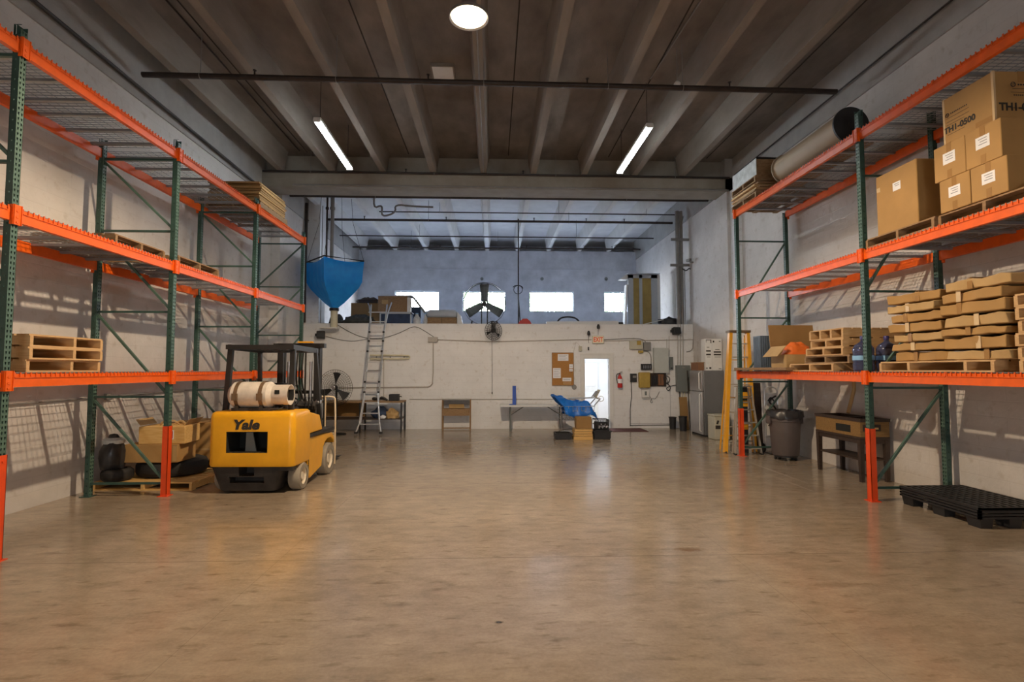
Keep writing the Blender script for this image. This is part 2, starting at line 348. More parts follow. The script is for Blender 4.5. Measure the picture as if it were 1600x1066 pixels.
# side walls; hall and mezzanine parts are one continuous wall each
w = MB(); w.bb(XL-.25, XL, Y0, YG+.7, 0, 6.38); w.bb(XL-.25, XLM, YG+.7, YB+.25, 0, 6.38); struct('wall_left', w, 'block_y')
w = MB(); w.bb(XL-.25, XL+.03, Y0, YG+.7, 6.38, ZS); w.bb(XL-.25, XLM+.03, YG+.7, YB+.25, 6.38, ZS); struct('trim_1', w, 'wall_upper')
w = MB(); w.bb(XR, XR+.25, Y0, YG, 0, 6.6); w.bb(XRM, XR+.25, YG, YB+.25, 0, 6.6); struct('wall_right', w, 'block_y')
w = MB(); w.bb(XR-.03, XR+.25, Y0, YG, 6.6, ZS); w.bb(XRM-.03, XR+.25, YG, YB+.25, 6.6, ZS); struct('trim_2', w, 'wall_upper')
# ceiling slabs
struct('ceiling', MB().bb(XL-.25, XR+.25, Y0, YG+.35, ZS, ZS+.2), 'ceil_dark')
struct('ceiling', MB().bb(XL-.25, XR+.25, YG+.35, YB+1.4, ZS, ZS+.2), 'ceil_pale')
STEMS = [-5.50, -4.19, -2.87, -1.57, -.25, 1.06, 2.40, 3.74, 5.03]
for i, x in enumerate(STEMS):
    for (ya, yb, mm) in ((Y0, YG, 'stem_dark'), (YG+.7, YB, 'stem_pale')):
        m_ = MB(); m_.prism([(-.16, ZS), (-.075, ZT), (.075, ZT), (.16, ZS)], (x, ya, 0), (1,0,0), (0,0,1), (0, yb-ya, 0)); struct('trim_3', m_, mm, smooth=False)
for i, x in enumerate((-4.85, -2.22, .40, 3.07, 5.72)):
    m_ = MB(); m_.bb(x-.012, x+.012, Y0, YG, ZS-.006, ZS); struct('trim_4', m_, 'joint')
# girder across the hall
g = MB(); g.bb(XL, XR, YG, YG+.7, 6.57, ZT); g.bb(XL, XR, YG+.25, YG+.5, ZT, ZS); struct('trim_5', g, 'girder')
# front wall behind the camera, low slot added for fill daylight
w = MB(); w.bb(XL-.25, -1.5, Y0-.25, Y0, 0, ZS); w.bb(1.5, XR+.25, Y0-.25, Y0, 0, ZS); w.bb(-1.5, 1.5, Y0-.25, Y0, .45, ZS); struct('wall_front', w, 'block_x')
portal((0, Y0-.27, .225), (R(90), 0, 0), 3.0, .45)
# back wall with four window openings
WIN = [(617,686), (723,790), (827,896), (944,980)]
wx = [(at(a, 470, YB).x, at(b, 470, YB).x) for a, b in WIN]; wz0, wz1 = 4.30, 5.18
w = MB(); xs = XLM-.25
for a, b in wx:
    w.bb(xs, a, YB, YB+.25, 2.9, ZT); w.bb(a, b, YB, YB+.25, 2.9, wz0); w.bb(a, b, YB, YB+.25, wz1, ZT); xs = b
w.bb(xs, XRM+.3, YB, YB+.25, 2.9, ZT); struct('wall_back', w, 'stucco')
w = MB(); w.bb(XLM-.25, XRM+.25, YB+1.3, YB+1.4, 6.5, ZS); w.bb(XLM-.35, XLM-.25, YB+.25, YB+1.4, 6.5, ZS); w.bb(XRM+.25, XRM+.35, YB+.25, YB+1.4, 6.5, ZS); w.bb(XLM-.35, XRM+.35, YB+.25, YB+1.4, 6.4, 6.5); w.bb(XLM, XRM, YB-.02, YB, 6.12, 6.16); struct('trim_6', w, 'stucco')
w = MB(); w.bb(XL-.25, XR+.25, YB, YB+.25, -.2, 2.9); struct('wall_back_lower', w, 'block_x')
for i, (a, b) in enumerate(wx):
    r = tag(D.objects.new('window_%d' % (i+1), None), kind='structure'); COL.objects.link(r); r.location = ((a+b)/2, YB+.12, (wz0+wz1)/2)
    hw = (b-a)/2; hh = (wz1-wz0)/2; t = .035
    f_ = MB(); f_.bb(-hw, -hw+t, -.03, .03, -hh, hh); f_.bb(hw-t, hw, -.03, .03, -hh, hh); f_.bb(-hw+t, hw-t, -.03, .03, hh-t, hh); f_.bb(-hw+t, hw-t, -.03, .03, -hh, -hh+t)
    f_.build('window_frame', 'panel_grey', r)
    MB().bb(-hw+t, hw-t, -.003, .003, -hh+t, hh-t).build('window_pane', 'glass', r)
    portal(((a+b)/2, YB+.27, (wz0+wz1)/2), (R(-90), 0, 0), b-a, wz1-wz0)
for px in (753, 847, 947):
    m_ = MB(); p = at(px, 436, YB); m_.cyl((p.x, YB-.03, p.z), (p.x, YB, p.z), .07, n=16); tag(m_.build('wall_plug', 'panel_grey'), 'round dark grey wall plug above the %s window' % {753:'big fan', 847:'wide clear', 947:'narrow right-hand'}[px], 'wall plug', 'round plugs high on the back wall')
# mezzanine: parapet wall below, deck behind
DX0, DX1, DZ = 2.84, 3.60, 2.14
ZM = 3.22
w = MB(); w.bb(XLM, DX0, YM, YM+.2, 0, ZM); w.bb(DX1, XRM, YM, YM+.2, 0, ZM); w.bb(DX0, DX1, YM, YM+.2, DZ, ZM); struct('wall_mezzanine', w, 'block_x')
struct('floor_mezzanine', MB().bb(XLM, XRM, YM+.2, YB, 3.0, 3.21), 'stucco')
# column at the left end of the mezzanine and shallow pilaster at right
struct('trim_7', MB().bb(XLM, -5.39, YM+.22, YM+.8, 3.21, ZS), 'block_x')
struct('trim_8', MB().bb(XR-.12, XR, YG-.4, YG, 0, 6.57), 'block_x')
# office passage seen through the door
M['office'] = mat('white_office_paint', (.80,.82,.86), .6, var=.02)
w = MB(); w.bb(2.3, 2.4, YM+.2, 19.2, 0, 2.7); w.bb(4.3, 4.4, YM+.2, 19.2, 0, 2.7); w.bb(2.3, 4.4, 19.2, 19.3, 0, 2.7); struct('wall_passage', w, 'office')
struct('ceiling_passage', MB().bb(2.3, 4.4, YM+.2, 19.3, 2.72, 2.8), 'office')
t = thing('panel_light', 'flat white ceiling light panel in the passage behind the open doorway', 'ceiling light', (3.3, 17.7, 2.715))
MB().bb(-.62, .62, -.32, .32, -.05, 0).build('housing', 'white', t)
M['panel_em'] = mat('light_panel_diffuser', (1,1,1), .5, emis=(.93,.97,1), es=40)
MB().bb(-.58, .58, -.28, .28, -.056, -.05).build('diffuser', 'panel_em', t)
# inner white door and its frame in the passage
d_ = tag(D.objects.new('door_2', None), kind='structure'); COL.objects.link(d_); d_.location = (3.42, 19.14, 0)
MB().bb(-.42, .42, -.02, .02, .02, 2.05).build('door_leaf', 'white', d_, bevel=.004)
f_ = MB(); [f_.bb(x0, x1, -.035, -.02, z0, z1) for x0, x1, z0, z1 in ((-.30,.30,1.2,1.9), (-.30,.30,.2,1.0))]; f_.build('door_panel', 'office', d_, bevel=.004)
MB().cyl((-.36,-.07,1.02), (-.36,-.02,1.02), .025).build('door_handle', 'steel', d_)
# door frame in the mezzanine wall
d_ = tag(D.objects.new('door_1', None), kind='structure'); COL.objects.link(d_); d_.location = ((DX0+DX1)/2, YM, 0); hw = (DX1-DX0)/2
f_ = MB(); f_.bb(-hw-.13, -hw, -.04, .10, 0, DZ+.15); f_.bb(hw, hw+.13, -.04, .10, 0, DZ+.15); f_.bb(-hw, hw, -.04, .10, DZ, DZ+.15)
f_.bb(-hw-.15, hw+.15, -.055, -.04, DZ+.13, DZ+.18); f_.build('door_frame', 'white', d_, bevel=.004)
f_ = MB(); [f_.cyl((hw-.004, .1, z-.05), (hw-.004, .1, z+.05), .012) for z in (.3, 1.1, 1.9)]; f_.build('hinge', 'steel', d_)
# outside ground and trees beyond the back wall
struct('ground_outside', MB().bb(-30, 30, YB+.3, 60, -.25, -.05), 'asphalt')
def tree(x, y, h, r, label):
    t = thing('tree', label, 'tree', (x, y, -.05), 0, 'trees outside the back windows')
    k = MB(); k.tube([(0,0,0), (.1,.05,h*.3), (0,0,h*.62)], .14, 8, sm=1)
    for a in range(5): k.tube([(0,0,h*.4+a*.1), (math.cos(a*1.3)*r*.6, math.sin(a*1.3)*r*.6, h*.72)], .05, 6)
    k.build('trunk', 'wood_old', t)
    rnd = random.Random(int(x*10)+5); c = MB()
    for _ in range(1500):
        while True:
            p = Vector((rnd.uniform(-1,1), rnd.uniform(-1,1), rnd.uniform(-1,1)))
            if .35 < p.length < 1: break
        p = Vector((p.x*r, p.y*r, h*.68+p.z*r*.95)); u = Vector((rnd.gauss(0,1), rnd.gauss(0,1), rnd.gauss(0,1))).normalized(); v = u.orthogonal().normalized(); s_ = rnd.uniform(.10,.2)
        c.add([p-u*s_, p+v*s_*.45, p+u*s_, p-v*s_*.45], [(0,1,2,3)])
    c.build('crown', 'leaf', t, smooth=False)
tree(-.6, 31, 8.2, 2.3, 'leafy tree outside, seen through the window behind the big drum fan')
tree(3.6, 34, 8.0, 2.3, 'leafy tree outside the wide clear window right of the drum fan')
tree(7.3, 32, 8.4, 2.0, 'leafy tree outside the narrow right-hand window')
# ================================================================ LAMPS
def high_bay(x, y, z, label, group, power=1.0):
    t = thing('high_bay_lamp', label, 'ceiling lamp', (x, y, z), 0, group)
    b_ = MB(); b_.lathe([(.03,.24), (.08,.23), (.10,.13), (.12,.11), (.235,.02), (.235,-.01), (.225,-.01), (.12,.08), (.0,.10)], n=32); b_.build('reflector', 'steel', t)
    MB().lathe([(0,-.012), (.08,-.012), (.15,-.008), (.20,.0), (.222,.012)], n=32).build('lens', 'lens', t)
    h = MB(); h.tube([(0,0,.24), (0,0,ZS-z-.02)], .012, 8); h.lathe([(0,ZS-z), (.06,ZS-z), (.06,ZS-z-.04), (0,ZS-z-.04)], n=16); h.build('hanger_rod', 'conduit', t)
    point_lamp((0, 0, -.10), BAY_POWER*power, BAY_COLOR, .07, t)
high_bay(-.29, 6.0, 5.96, 'round glowing high bay lamp hanging near the top centre of the hall', 'high bay lamps')
high_bay(.3, -1.2, 5.86, 'unseen high bay lamp added behind the camera to fill the near hall with light', 'high bay lamps', .12)  # added fill lamp out of view, not a known fixture of the hall
def led(x0, x1, y0, y1, z, label):
    t = thing('led_strip_light', label, 'strip light', ((x0+x1)/2, (y0+y1)/2, z), 0, 'hanging LED strip lights'); L = y1-y0
    an = math.atan2(x0-x1, L); t.rotation_euler.z = an
    MB().bb(-.07, .07, -L/2, L/2, .015, .075).build('housing', 'white', t, bevel=.008)
    for s in (-1, 1): MB().cyl((s*.042, -L/2+.03, 0), (s*.042, L/2-.03, 0), .019, n=10).build('tube', 'led', t)
    e = MB(); [e.bb(-.068, .068, s*L/2-.02, s*L/2+.02, -.02, .03) for s in (-1, 1)]; e.build('end_cap', 'white', t)
    for s in (-1, 1):
        MB().tube([(0, s*L*.42, .075), (0, s*L*.42, ZS-z)], .006, 6).build('hanging_wire', 'cable', t)
led(-3.33, -3.36, 9.8, 12.2, 6.5, 'glowing LED strip light hanging left of the centre, above the left rack')
led(3.03, 3.02, 9.8, 12.2, 6.5, 'glowing LED strip light hanging right of the centre')
# ================================================================ PIPES UNDER THE CEILING
def pipe(label, pts, r, m='pipe_dark', hang=(), name='sprinkler_pipe', cat='pipe', heads=(), grp=None, n=10):
    t = thing(name, label, cat, pts[0], 0, grp); o = Vector(pts[0])
    MB().tube([Vector(p)-o for p in pts], r, n).build('pipe_run', m, t)
    for x in hang:
        a = Vector(pts[0]).lerp(Vector(pts[-1]), x)-o
        h = MB(); h.tube([a, a+Vector((0,0,ZS-.0-o.z-a.z))], .007, 6); h.ring(a, (1,0,0), r+.008, .006, 16, 5); h.build('hanger', 'conduit', t)
    for x in heads:
        a = Vector(pts[0]).lerp(Vector(pts[-1]), x)-o
        h = MB(); h.cyl(a, a+Vector((0,0,r+.07)), .014, n=8); h.cyl(a+Vector((0,0,r+.07)), a+Vector((0,0,r+.08)), .03, n=10); h.build('sprinkler_head', m, t)
    return t
pipe('thick dark sprinkler pipe running straight across the hall near the camera', [(-5.85,8.72,6.72), (6.0,8.72,6.66)], .047, hang=(.08,.27,.48,.66,.77), heads=(.155,.40,.63,.84))
pipe('dark pipe along the front top edge of the concrete girder', [(-5.95,13.52,6.93), (6.3,13.52,6.91)], .028, hang=(.1,.36,.62,.88), heads=(.3,.55))
pipe('thin pale conduit along the lower front edge of the girder', [(-5.2,13.577,6.60), (6.3,13.577,6.60)], .022, 'conduit', name='conduit')
pipe('dark sprinkler pipe just behind the girder underside', [(-5.6,14.45,6.60), (6.1,14.45,6.60)], .04, hang=(.2,.5,.8), heads=(.16,.42,.66,.93))
pipe('thin dark pipe nearest behind the girder over the mezzanine', [(-3.6,16.5,6.80), (5.9,16.5,6.80)], .018, hang=(.2,.6,.9))
pipe('dark sprinkler pipe over the middle of the mezzanine', [(-5.7,17.4,6.79), (6.1,17.4,6.79)], .04, hang=(.3,.7), heads=(.12,.35,.6,.75,.86))
pipe('thin dark pipe over the rear half of the mezzanine', [(-5.7,19.5,6.79), (6.1,19.5,6.79)], .022, hang=(.25,.75))
pipe('dark sprinkler pipe closest to the back wall', [(-5.7,21.3,6.78), (6.1,21.3,6.78)], .034, hang=(.2,.5,.8), heads=(.3,.6,.9))
pipe('long dark pipe running front to back high on the left wall', [(-5.93,2.0,6.64), (-5.93,13.5,6.45), (-5.70,17.5,6.45)], .028, heads=())
pipe('slim dark pipe running front to back high on the right wall', [(6.36,2.0,6.93), (6.36,12.5,6.93)], .016)
pipe('dark roof pipe along the ceiling from the front to the left strip light', [(-4.98,4.0,7.42), (-4.98,13.4,7.42)], .014)
pipe('grey conduit on the ceiling leading to the right strip light', [(3.45,3.0,7.45), (3.05,9.8,7.45)], .012, 'conduit', name='conduit')
pipe('thin grey conduit along the underside of the middle ceiling beam', [(-.25,3.0,6.935), (-.25,13.4,6.935)], .012, 'conduit', name='conduit')
t = thing('smoke_detector', 'small round white detector beside the thick sprinkler pipe', 'detector', (3.24, 8.88, 6.79)); MB().lathe([(0,.0),(.05,0),(.06,.05),(.03,.09),(.0,.09)], n=16).build('casing', 'white', t); MB().tube([(0,0,.09),(0,0,ZS-6.79)], .008).build('stem', 'conduit', t)
t.name = 'smoke_detector'
t = thing('ceiling_vent', 'pale square vent set in the ceiling left of the high bay lamp', 'vent', (-.95, 9.7, ZS)); f_ = MB(); f_.bb(-.22,.22,-.25,.25,-.06,0); f_.build('frame', 'stem_dark', t); MB().bb(-.19,.19,-.22,.22,-.066,-.06).build('cover', 'white', t)
# ================================================================ PALLET RACKS
def post_mb(h, s, holes=True):
    """C-channel upright, 76 mm face towards +x*s, with teardrop holes in the face and small holes in the side facing the camera"""
    m = MB(); w = .038; d = .07; t = .003
    m.cur = 1
    def wall(o, u, v, cols, pitch, hh):
        # grid of rows with hole faces left out. cols: (u0,u1) holes
        o, u, v = Vector(o), Vector(u), Vector(v); rows = int(h/pitch); W_ = 1.0
        for r_ in range(rows):
            z0 = r_*pitch; za = z0+(pitch-hh)/2; zb = za+hh; z1 = z0+pitch
            us = [0]; 
            for a, b in cols: us += [a, b]
            us.append(1)
            def P(a, z): return o+u*a+v*z
            m.add([P(0,z0), P(1,z0), P(1,za), P(0,za)], [(0,1,2,3)]); m.add([P(0,zb), P(1,zb), P(1,z1), P(0,z1)], [(0,1,2,3)])
            for i in range(0, len(us)-1, 2):
                # teardrop narrowing downward
                a0, a1 = us[i], us[i+1]; k = .05
                al = a0+(k if i > 0 else 0)*-1; ar = a1+(k if i+2 < len(us) else 0)
                m.add([P(al,za), P(ar,za), P(a1,zb), P(a0,zb)], [(0,1,2,3)])
    fx = s*d/2
    m.cur = 1; wall((fx,-w,0), (0,2*w,0), (0,0,1), [(.16,.38), (.62,.84)], .051, .026)
    m.cur = 0; wall((fx,-w,0), (-s*d,0,0), (0,0,1), [(.40,.62)], .102, .016)
    m.bb(-d/2, d/2, w-t, w, 0, h); m.bb(-s*d/2, -s*d/2+s*t, -w, -w+.02, 0, h); m.bb(-s*d/2, -s*d/2+s*t, w-.02, w, 0, h)
    m.bb(-s*.008, -s*.011, -w+.004, w-.004, 0, h)  # added inner plate blocks light from behind so the holes stay dark
    m.add([(fx,-w,h),(fx,-w+.012,h),(-fx,-w+.012,h),(-fx,-w,h)], [(0,1,2,3)])
    return m
def add_post(root, x, y, h, s, guard):
    p = post_mb(h, s).build('upright_post', ['green', 'green_light'], root, loc=(x, y, 0), smooth=False)
    b = MB(); b.bb(-.07,.07,-.075,.075,0,.008); b.cyl((s*.055,-.055,.008), (s*.055,-.055,.035), .008, n=6); b.build('base_plate', 'guard' if guard else 'green', p)
    if guard:
        g = MB(); q = s; g.bb(q*.037, q*.043, -.047, .047, .01, .99); g.bb(q*-.04, q*.043, -.047, -.041, .01, .99); g.bb(q*-.04, q*.043, .041, .047, .01, .99)
        g.cyl((q*.043,0,.93), (q*.05,0,.93), .011, n=8); g.cyl((q*.0,-.047,.93), (q*.0,-.053,.93), .011, n=8)
        g.build('post_guard', 'guard', p)
    return p
def frame(root, xf, xr, y, h, s, levels, flip=False, guard=True):
    add_post(root, xf, y, h, s, guard); add_post(root, xr, y, h, s, False)
    a, b = (xf-s*.03, xr+s*.03)
    for z in levels: MB().bar((a,y,z), (b,y,z), .035, .03).build('horizontal_brace', 'green', root)
    for z0, z1 in zip(levels[:-1], levels[1:]):
        p, q = ((b,y,z1-.04), (a,y,z0+.05)) if not flip else ((a,y,z1-.04), (b,y,z0+.05))
        MB().bar(p, q, .035, .03).build('diagonal_brace', 'green_light', root)
BEAM = {}
def beam(root, x, ya, yb, z, s, hgt=.13):
    """front or rear load beam: stepped box section with end connectors; z = top"""
    L = yb-ya-.08; key = (round(L,2), s, hgt)
    if key not in BEAM:
        m = MB(); m.prism([(0,0), (.05,0), (.05,-hgt), (0,-hgt)], (-s*.025,-L/2,0), (s,0,0), (0,0,1), (0,L,0))
        m.bb(s*.0, s*.027, -L/2, L/2, -.048, -.040)
        for e in (-1, 1):
            m.bb(s*.012, s*.06, e*(L/2)-.004, e*(L/2)+.004, -.165, .03)
            m.bb(s*.045, s*.052, e*(L/2-.01), e*(L/2+.07), -.165, .03)
            for zz in (-.03, -.09, -.14): m.cyl((s*.052, e*(L/2+.035), zz), (s*.057, e*(L/2+.035), zz), .012, n=8)
        BEAM[key] = m.build('load_beam', 'orange', root, loc=(x,(ya+yb)/2,z))
        return BEAM[key]
    o = BEAM[key].copy(); COL.objects.link(o); o.parent = root; o.location = (x,(ya+yb)/2,z); return o
DECK = {}
def deck(root, xf, xr, yc, w, z, s, tabm='orange'):
    key = (round(w,2), s, round(abs(xf-xr),2), tabm)
    if key in DECK:
        src = DECK[key]; o = src.copy(); COL.objects.link(o); o.parent = root; o.location = (xf, yc, z)
        for k in kids(src):
            c = k.copy(); COL.objects.link(c); c.parent = o
        return o
    dpt = abs(xf-xr); r = .0032; m = MB()
    nx = int(round(w/.06)); ny = int(round(dpt/.105))
    for i in range(nx+1):
        y = -w/2+i*w/nx; m.box((-s*dpt/2, y, .004), (dpt, .006, .006)); 
    for j in range(ny+1):
        x = -s*(dpt*j/ny); m.box((x, 0, .010), (.006, w, .006))
    o = m.build('wire_deck', 'galv', root, loc=(xf, yc, z), smooth=False)
    c = MB()
    for k in (-.36, 0, .36): c.bb(-s*.03, -s*(dpt-.03), k*w-.022, k*w+.022, -.032, 0)
    c.build('deck_channel', 'galv', o)
    t = MB()      # waterfall lip: wires bent down over the front beam, in the beam paint
    for i in range(nx+1):
        y = -w/2+i*w/nx; t.bb(s*.026, s*.034, y-.006, y+.006, -.035, .012)
    t.bb(s*.026, s*.034, -w/2, w/2, -.042, -.034)
    t.build('waterfall_lip', tabm, o)
    DECK[key] = o
    return o
def rack(name, label, xf, xr, ys, h, lv, s, braces, flips=(), ndeck=2, hs={}):
    root = thing(name, label, 'pallet rack', ((xf+xr)/2, (ys[0]+ys[-1])/2, 0)); off = Vector(root.location)
    class Rt: pass
    X = lambda v: v-off.x; Yy = lambda v: v-off.y
    for i, y in enumerate(ys): frame(root, X(xf), X(xr), Yy(y), hs.get(i, h), s, braces, i in flips)
    for a, b in zip(ys[:-1], ys[1:]):
        for z in lv:
            beam(root, X(xf)+s*.01, Yy(a)+.0, Yy(b), z, s); beam(root, X(xr)-s*.01, Yy(a), Yy(b), z, -s)
            wd = (b-a-.14)/ndeck
            for k in range(ndeck): deck(root, X(xf)+s*.012, X(xr)-s*.012, Yy(a)+.07+wd*(k+.5), wd-.02, z+.002, s)
    return root
LX, LXR = -4.68, -5.75; LY = [2.61, 5.20, 7.79, 10.40, 12.98]; LZ = [1.76, 3.37, 5.04]
RX, RXR = 5.22, 6.29; RY = [3.30, 7.13, 10.93]; RZ = [1.76, 3.47, 5.20]
rack('pallet_rack', 'long green and orange pallet rack with wire decks along the left wall', LX, LXR, LY, 5.2, LZ, 1, [.18,1.41,2.64,3.83,4.9], flips=(4,))
rack('pallet_rack', 'green and orange pallet rack loaded with boxes and pallets along the right wall', RX, RXR, RY, 5.5, RZ, -1, [.18,1.55,2.9,4.55], ndeck=3, hs={2: 5.19})
SHZ = .016   # top of deck wires above the beam level
# ================================================================ PALLETS
def pallet(label, x, y, z, lx, ly, h=.13, run='y', ns=3, nd=7, m=None, rz=0, group='wooden pallets', name='wooden_pallet', bottom=3, spos=None, sink=0):
    """lx, ly footprint; run = axis of the stringers"""
    t = thing(name, label, 'pallet', (x, y, z), rz, group)
    A, B = (ly, lx) if run == 'y' else (lx, ly)        # A along stringers, B across
    m = m or ('wood' if run == 'x' else 'woodx'); mo = {'wood':'woodx', 'woodx':'wood'}.get(m, m); th = .018
    def bx(a0, a1, b0, b1, z0, z1, mb):
        if run == 'y': mb.bb(b0, b1, a0, a1, z0, z1)
        else: mb.bb(a0, a1, b0, b1, z0, z1)
    for i in range(ns):
        b = -B/2+.02+(B-.04)*(i/(ns-1) if spos is None else spos[i]); q = MB(); bx(-A/2, A/2, b-.02, b+.02, th, h-th, q); q.build('stringer', m, t)
    q = MB(); wd = A/nd
    rr = random.Random(hash((round(x,2), round(y,2), round(z,2))) & 1023)
    for i in range(nd):
        a = -A/2+wd*(i+.5); bx(a-wd*.42, a+wd*.42, -B/2+rr.uniform(-.006,.006), B/2+rr.uniform(-.006,.006), h-th, h, q)
    q.build('top_deck', mo, t)
    q = MB()
    for i in range(bottom):
        a = -A/2+.05+(A-.1)*(i/(bottom-1)); bx(a-.05, a+.05, -B/2, B/2, 0, th, q)
    q.build('bottom_deck', mo, t)
    return t
zz = LZ[0]+SHZ
for k, wd in enumerate(('lowest', 'middle', 'top')):
    pallet('%s of three pine pallets stacked on the left rack low shelf' % wd, -5.22+.012*(k % 2), 5.97+.015*k, zz+.1305*k, 1.04, 1.0, run='x', m='wood', group='pallets on the left rack low shelf', spos=(0,.58,1))
zm = LZ[1]+SHZ
pallet('single pallet lying on the middle left shelf before the second upright', -5.26, 7.19, zm, 1.04, 1.0, run='x', m='wood_old', group='pallets on the left rack middle shelf')
pallet('single pallet lying on the middle left shelf just past the second upright', -5.22, 8.53, zm, 1.04, 1.16, run='x', m='wood_old', group='pallets on the left rack middle shelf')
zt = LZ[2]+SHZ
pallet('brown pallet under the stack of flat cardboard on the top left shelf', -5.2, 11.24, zt, 1.06, 1.4, m='wood_old')
for k in range(9):
    q = MB(); dx, dy = random.uniform(-.02,.02), random.uniform(-.05,.05)
    q.box((0,0,.02), (1.02,1.28,.036)); q.box((.1,0,.038), (.8,1.2,.006))
    o = q.build('flattened_carton', 'card3' if k % 3 else 'card', loc=(-5.17+dx, 11.17+dy*.8, zt+.132+.043*k), rz=random.uniform(-.02,.02), bevel=.004)
    tag(o, 'flattened cardboard carton on the top left shelf, %s of its stack' % ('lowest','second','third','fourth','fifth','sixth','seventh','eighth','topmost')[k], 'cardboard', 'flat cartons on the top left shelf')
# ================================================================ FORKLIFT
fk = thing('forklift', 'yellow forklift with a gas tank on its back and a black overhead guard', 'forklift', (-3.49, 7.78, 0), R(-1.5))
def arc_plan(hw, y0, y1, r, z, n=6):
    """plan outline: rear corners rounded with radius r"""
    P = [(hw, y1, z)]
    for i in range(n+1): a = -math.pi/2*i/n; P.append((hw-r+r*math.cos(a), y0+r+r*math.sin(a), z))
    for i in range(n+1): a = -math.pi/2-math.pi/2*i/n; P.append((-hw+r+r*math.cos(a), y0+r+r*math.sin(a), z))
    P.append((-hw, y1, z)); return P
def loft(rings):
    m = MB(); n = len(rings[0]); V = [p for r_ in rings for p in r_]
    Fc = [(k*n+i, k*n+(i+1) % n, (k+1)*n+(i+1) % n, (k+1)*n+i) for k in range(len(rings)-1) for i in range(n)]
    Fc += [tuple(range(n))[::-1], tuple(range((len(rings)-1)*n, len(rings)*n))]
    m.add(V, Fc); return m
cw = loft([arc_plan(.61,.01,.62,.09,.40), arc_plan(.62,0,.62,.09,.43), arc_plan(.62,0,.62,.09,1.10), arc_plan(.61,.015,.62,.09,1.165), arc_plan(.58,.05,.60,.09,1.19)]).build('counterweight', 'yellow', fk, ang=50)
cut(cw, [MB().bb(-.36,.24,-.1,.40,.60,.905)])
g = MB(); g.bb(-.358,.238,.39,.398,.602,.903); g.bb(-.359,-.352,.012,.39,.602,.903); g.bb(.232,.239,.012,.39,.602,.903); g.bb(-.352,.232,.012,.39,.602,.608); g.bb(-.352,.232,.012,.39,.897,.903); g.build('radiator_recess', 'hole', fk)
g = MB(); g.prism([(-.13,.61), (.03,.61), (-.03,.895), (-.12,.895)], (0,.11,0), (1,0,0), (0,0,1), (0,.02,0)); g.build('grille_post', 'panel_grey', fk)
lw = loft([[(x-.08,y,z) for x,y,z in arc_plan(*a)] for a in ((.42,.10,.34,.10,.04), (.46,.05,.34,.10,.20), (.53,.03,.34,.10,.41))]).build('lower_counterweight', 'dirty_black', fk, ang=50)
MB().bb(.30,.60,.03,.16,.34,.40).bb(.30,.60,.62,.66,.20,.42).build('wheel_arch', 'dirty_black', fk)
cut(lw, [MB().bb(-.18,.04,-.1,.28,.26,.42), MB().bb(-.32,.18,-.1,.22,.16,.25)])
text('lettering', 'Yale', .19, (-.08, -.004, 1.0), (R(90), 0, 0), 'ink', fk, .003, .22, .008, sx=1.15)
def wheel(x, y, r, w, s, nm='wheel'):
    t = MB().lathe([(r*.62,-w/2), (r*.93,-w/2), (r,-w/2+.02), (r,w/2-.02), (r*.93,w/2), (r*.62,w/2)], (0,0,0), (1,0,0), 36).build(nm, 'grey_tyre', fk, loc=(x,y,r))
    h = MB(); h.lathe([(r*.64,w/2-.01), (r*.60,w/2-.04), (r*.30,w/2-.07), (r*.28,w/2-.02), (.0,w/2-.02)], (0,0,0), (s,0,0), 28); h.lathe([(r*.64,-w/2+.01), (0,-w/2+.03)], (0,0,0), (s,0,0), 28)
    for k in range(6): a = k*math.pi/3; h.cyl((s*(w/2-.06), r*.44*math.cos(a), r*.44*math.sin(a)), (s*(w/2-.035), r*.44*math.cos(a), r*.44*math.sin(a)), .014, n=6)
    h.build('wheel_hub', 'rim', t)
for s in (-1, 1): wheel(s*.54, .40, .20, .17, s); wheel(s*.52, 1.58, .265, .20, s)
for s in (-1, 1):
    b_ = MB(); b_.prism([(.60,.40), (.62,.74), (1.28,.72), (1.72,.70), (1.84,.60), (1.84,.50), (1.80,.56), (1.66,.62), (1.50,.62), (1.38,.58), (1.29,.50), (1.26,.36), (1.22,.20), (.70,.10), (.64,.20)], (s*.42,0,0), (0,1,0), (0,0,1), (s*.18,0,0)); b_.build('side_frame', 'yellow', fk, bevel=.01)
    b_ = MB(); b_.bb(s*.30, s*.62, .62, 1.80, .74, .79); b_.build('step_plate', 'dirty_black', fk)
b_ = MB(); b_.bb(-.42, .42, .62, 1.75, .12, .70); b_.build('chassis', 'dirty_black', fk)
for s in (-1, 1):
    b_ = MB(); b_.prism([(.63,.80), (.63,1.13), (.70,1.13), (1.08,1.06), (1.20,.86), (1.22,.80)], (s*.40,0,0), (0,1,0), (0,0,1), (s*.205,0,0)); b_.build('hood_panel', 'yellow', fk, bevel=.015)
b_ = MB(); b_.bb(-.36,.36,.62,1.10,.78,1.09); b_.build('engine_hood', 'black', fk)
b_ = MB(); b_.bb(-.24,.24,.72,1.16,1.09,1.19); b_.box((0,.74,1.38), (.44,.10,.42), (R(-12),0,0)); b_.build('seat', 'black', fk, bevel=.03)
b_ = MB(); b_.bb(-.40,.40,1.50,1.74,.70,1.14); b_.box((0,1.52,1.18), (.78,.16,.10), (R(25),0,0)); b_.build('dashboard', 'dirty_black', fk, bevel=.015)
b_ = MB(); b_.ring((-.05,1.36,1.24), (0,-.45,.9), .17, .013, 28, 8); b_.tube([(-.05,1.36,1.24), (-.05,1.50,1.06)], .02); b_.bar((-.21,1.36,1.24), (.11,1.36,1.24), .02, .012); b_.build('steering_wheel', 'black', fk)
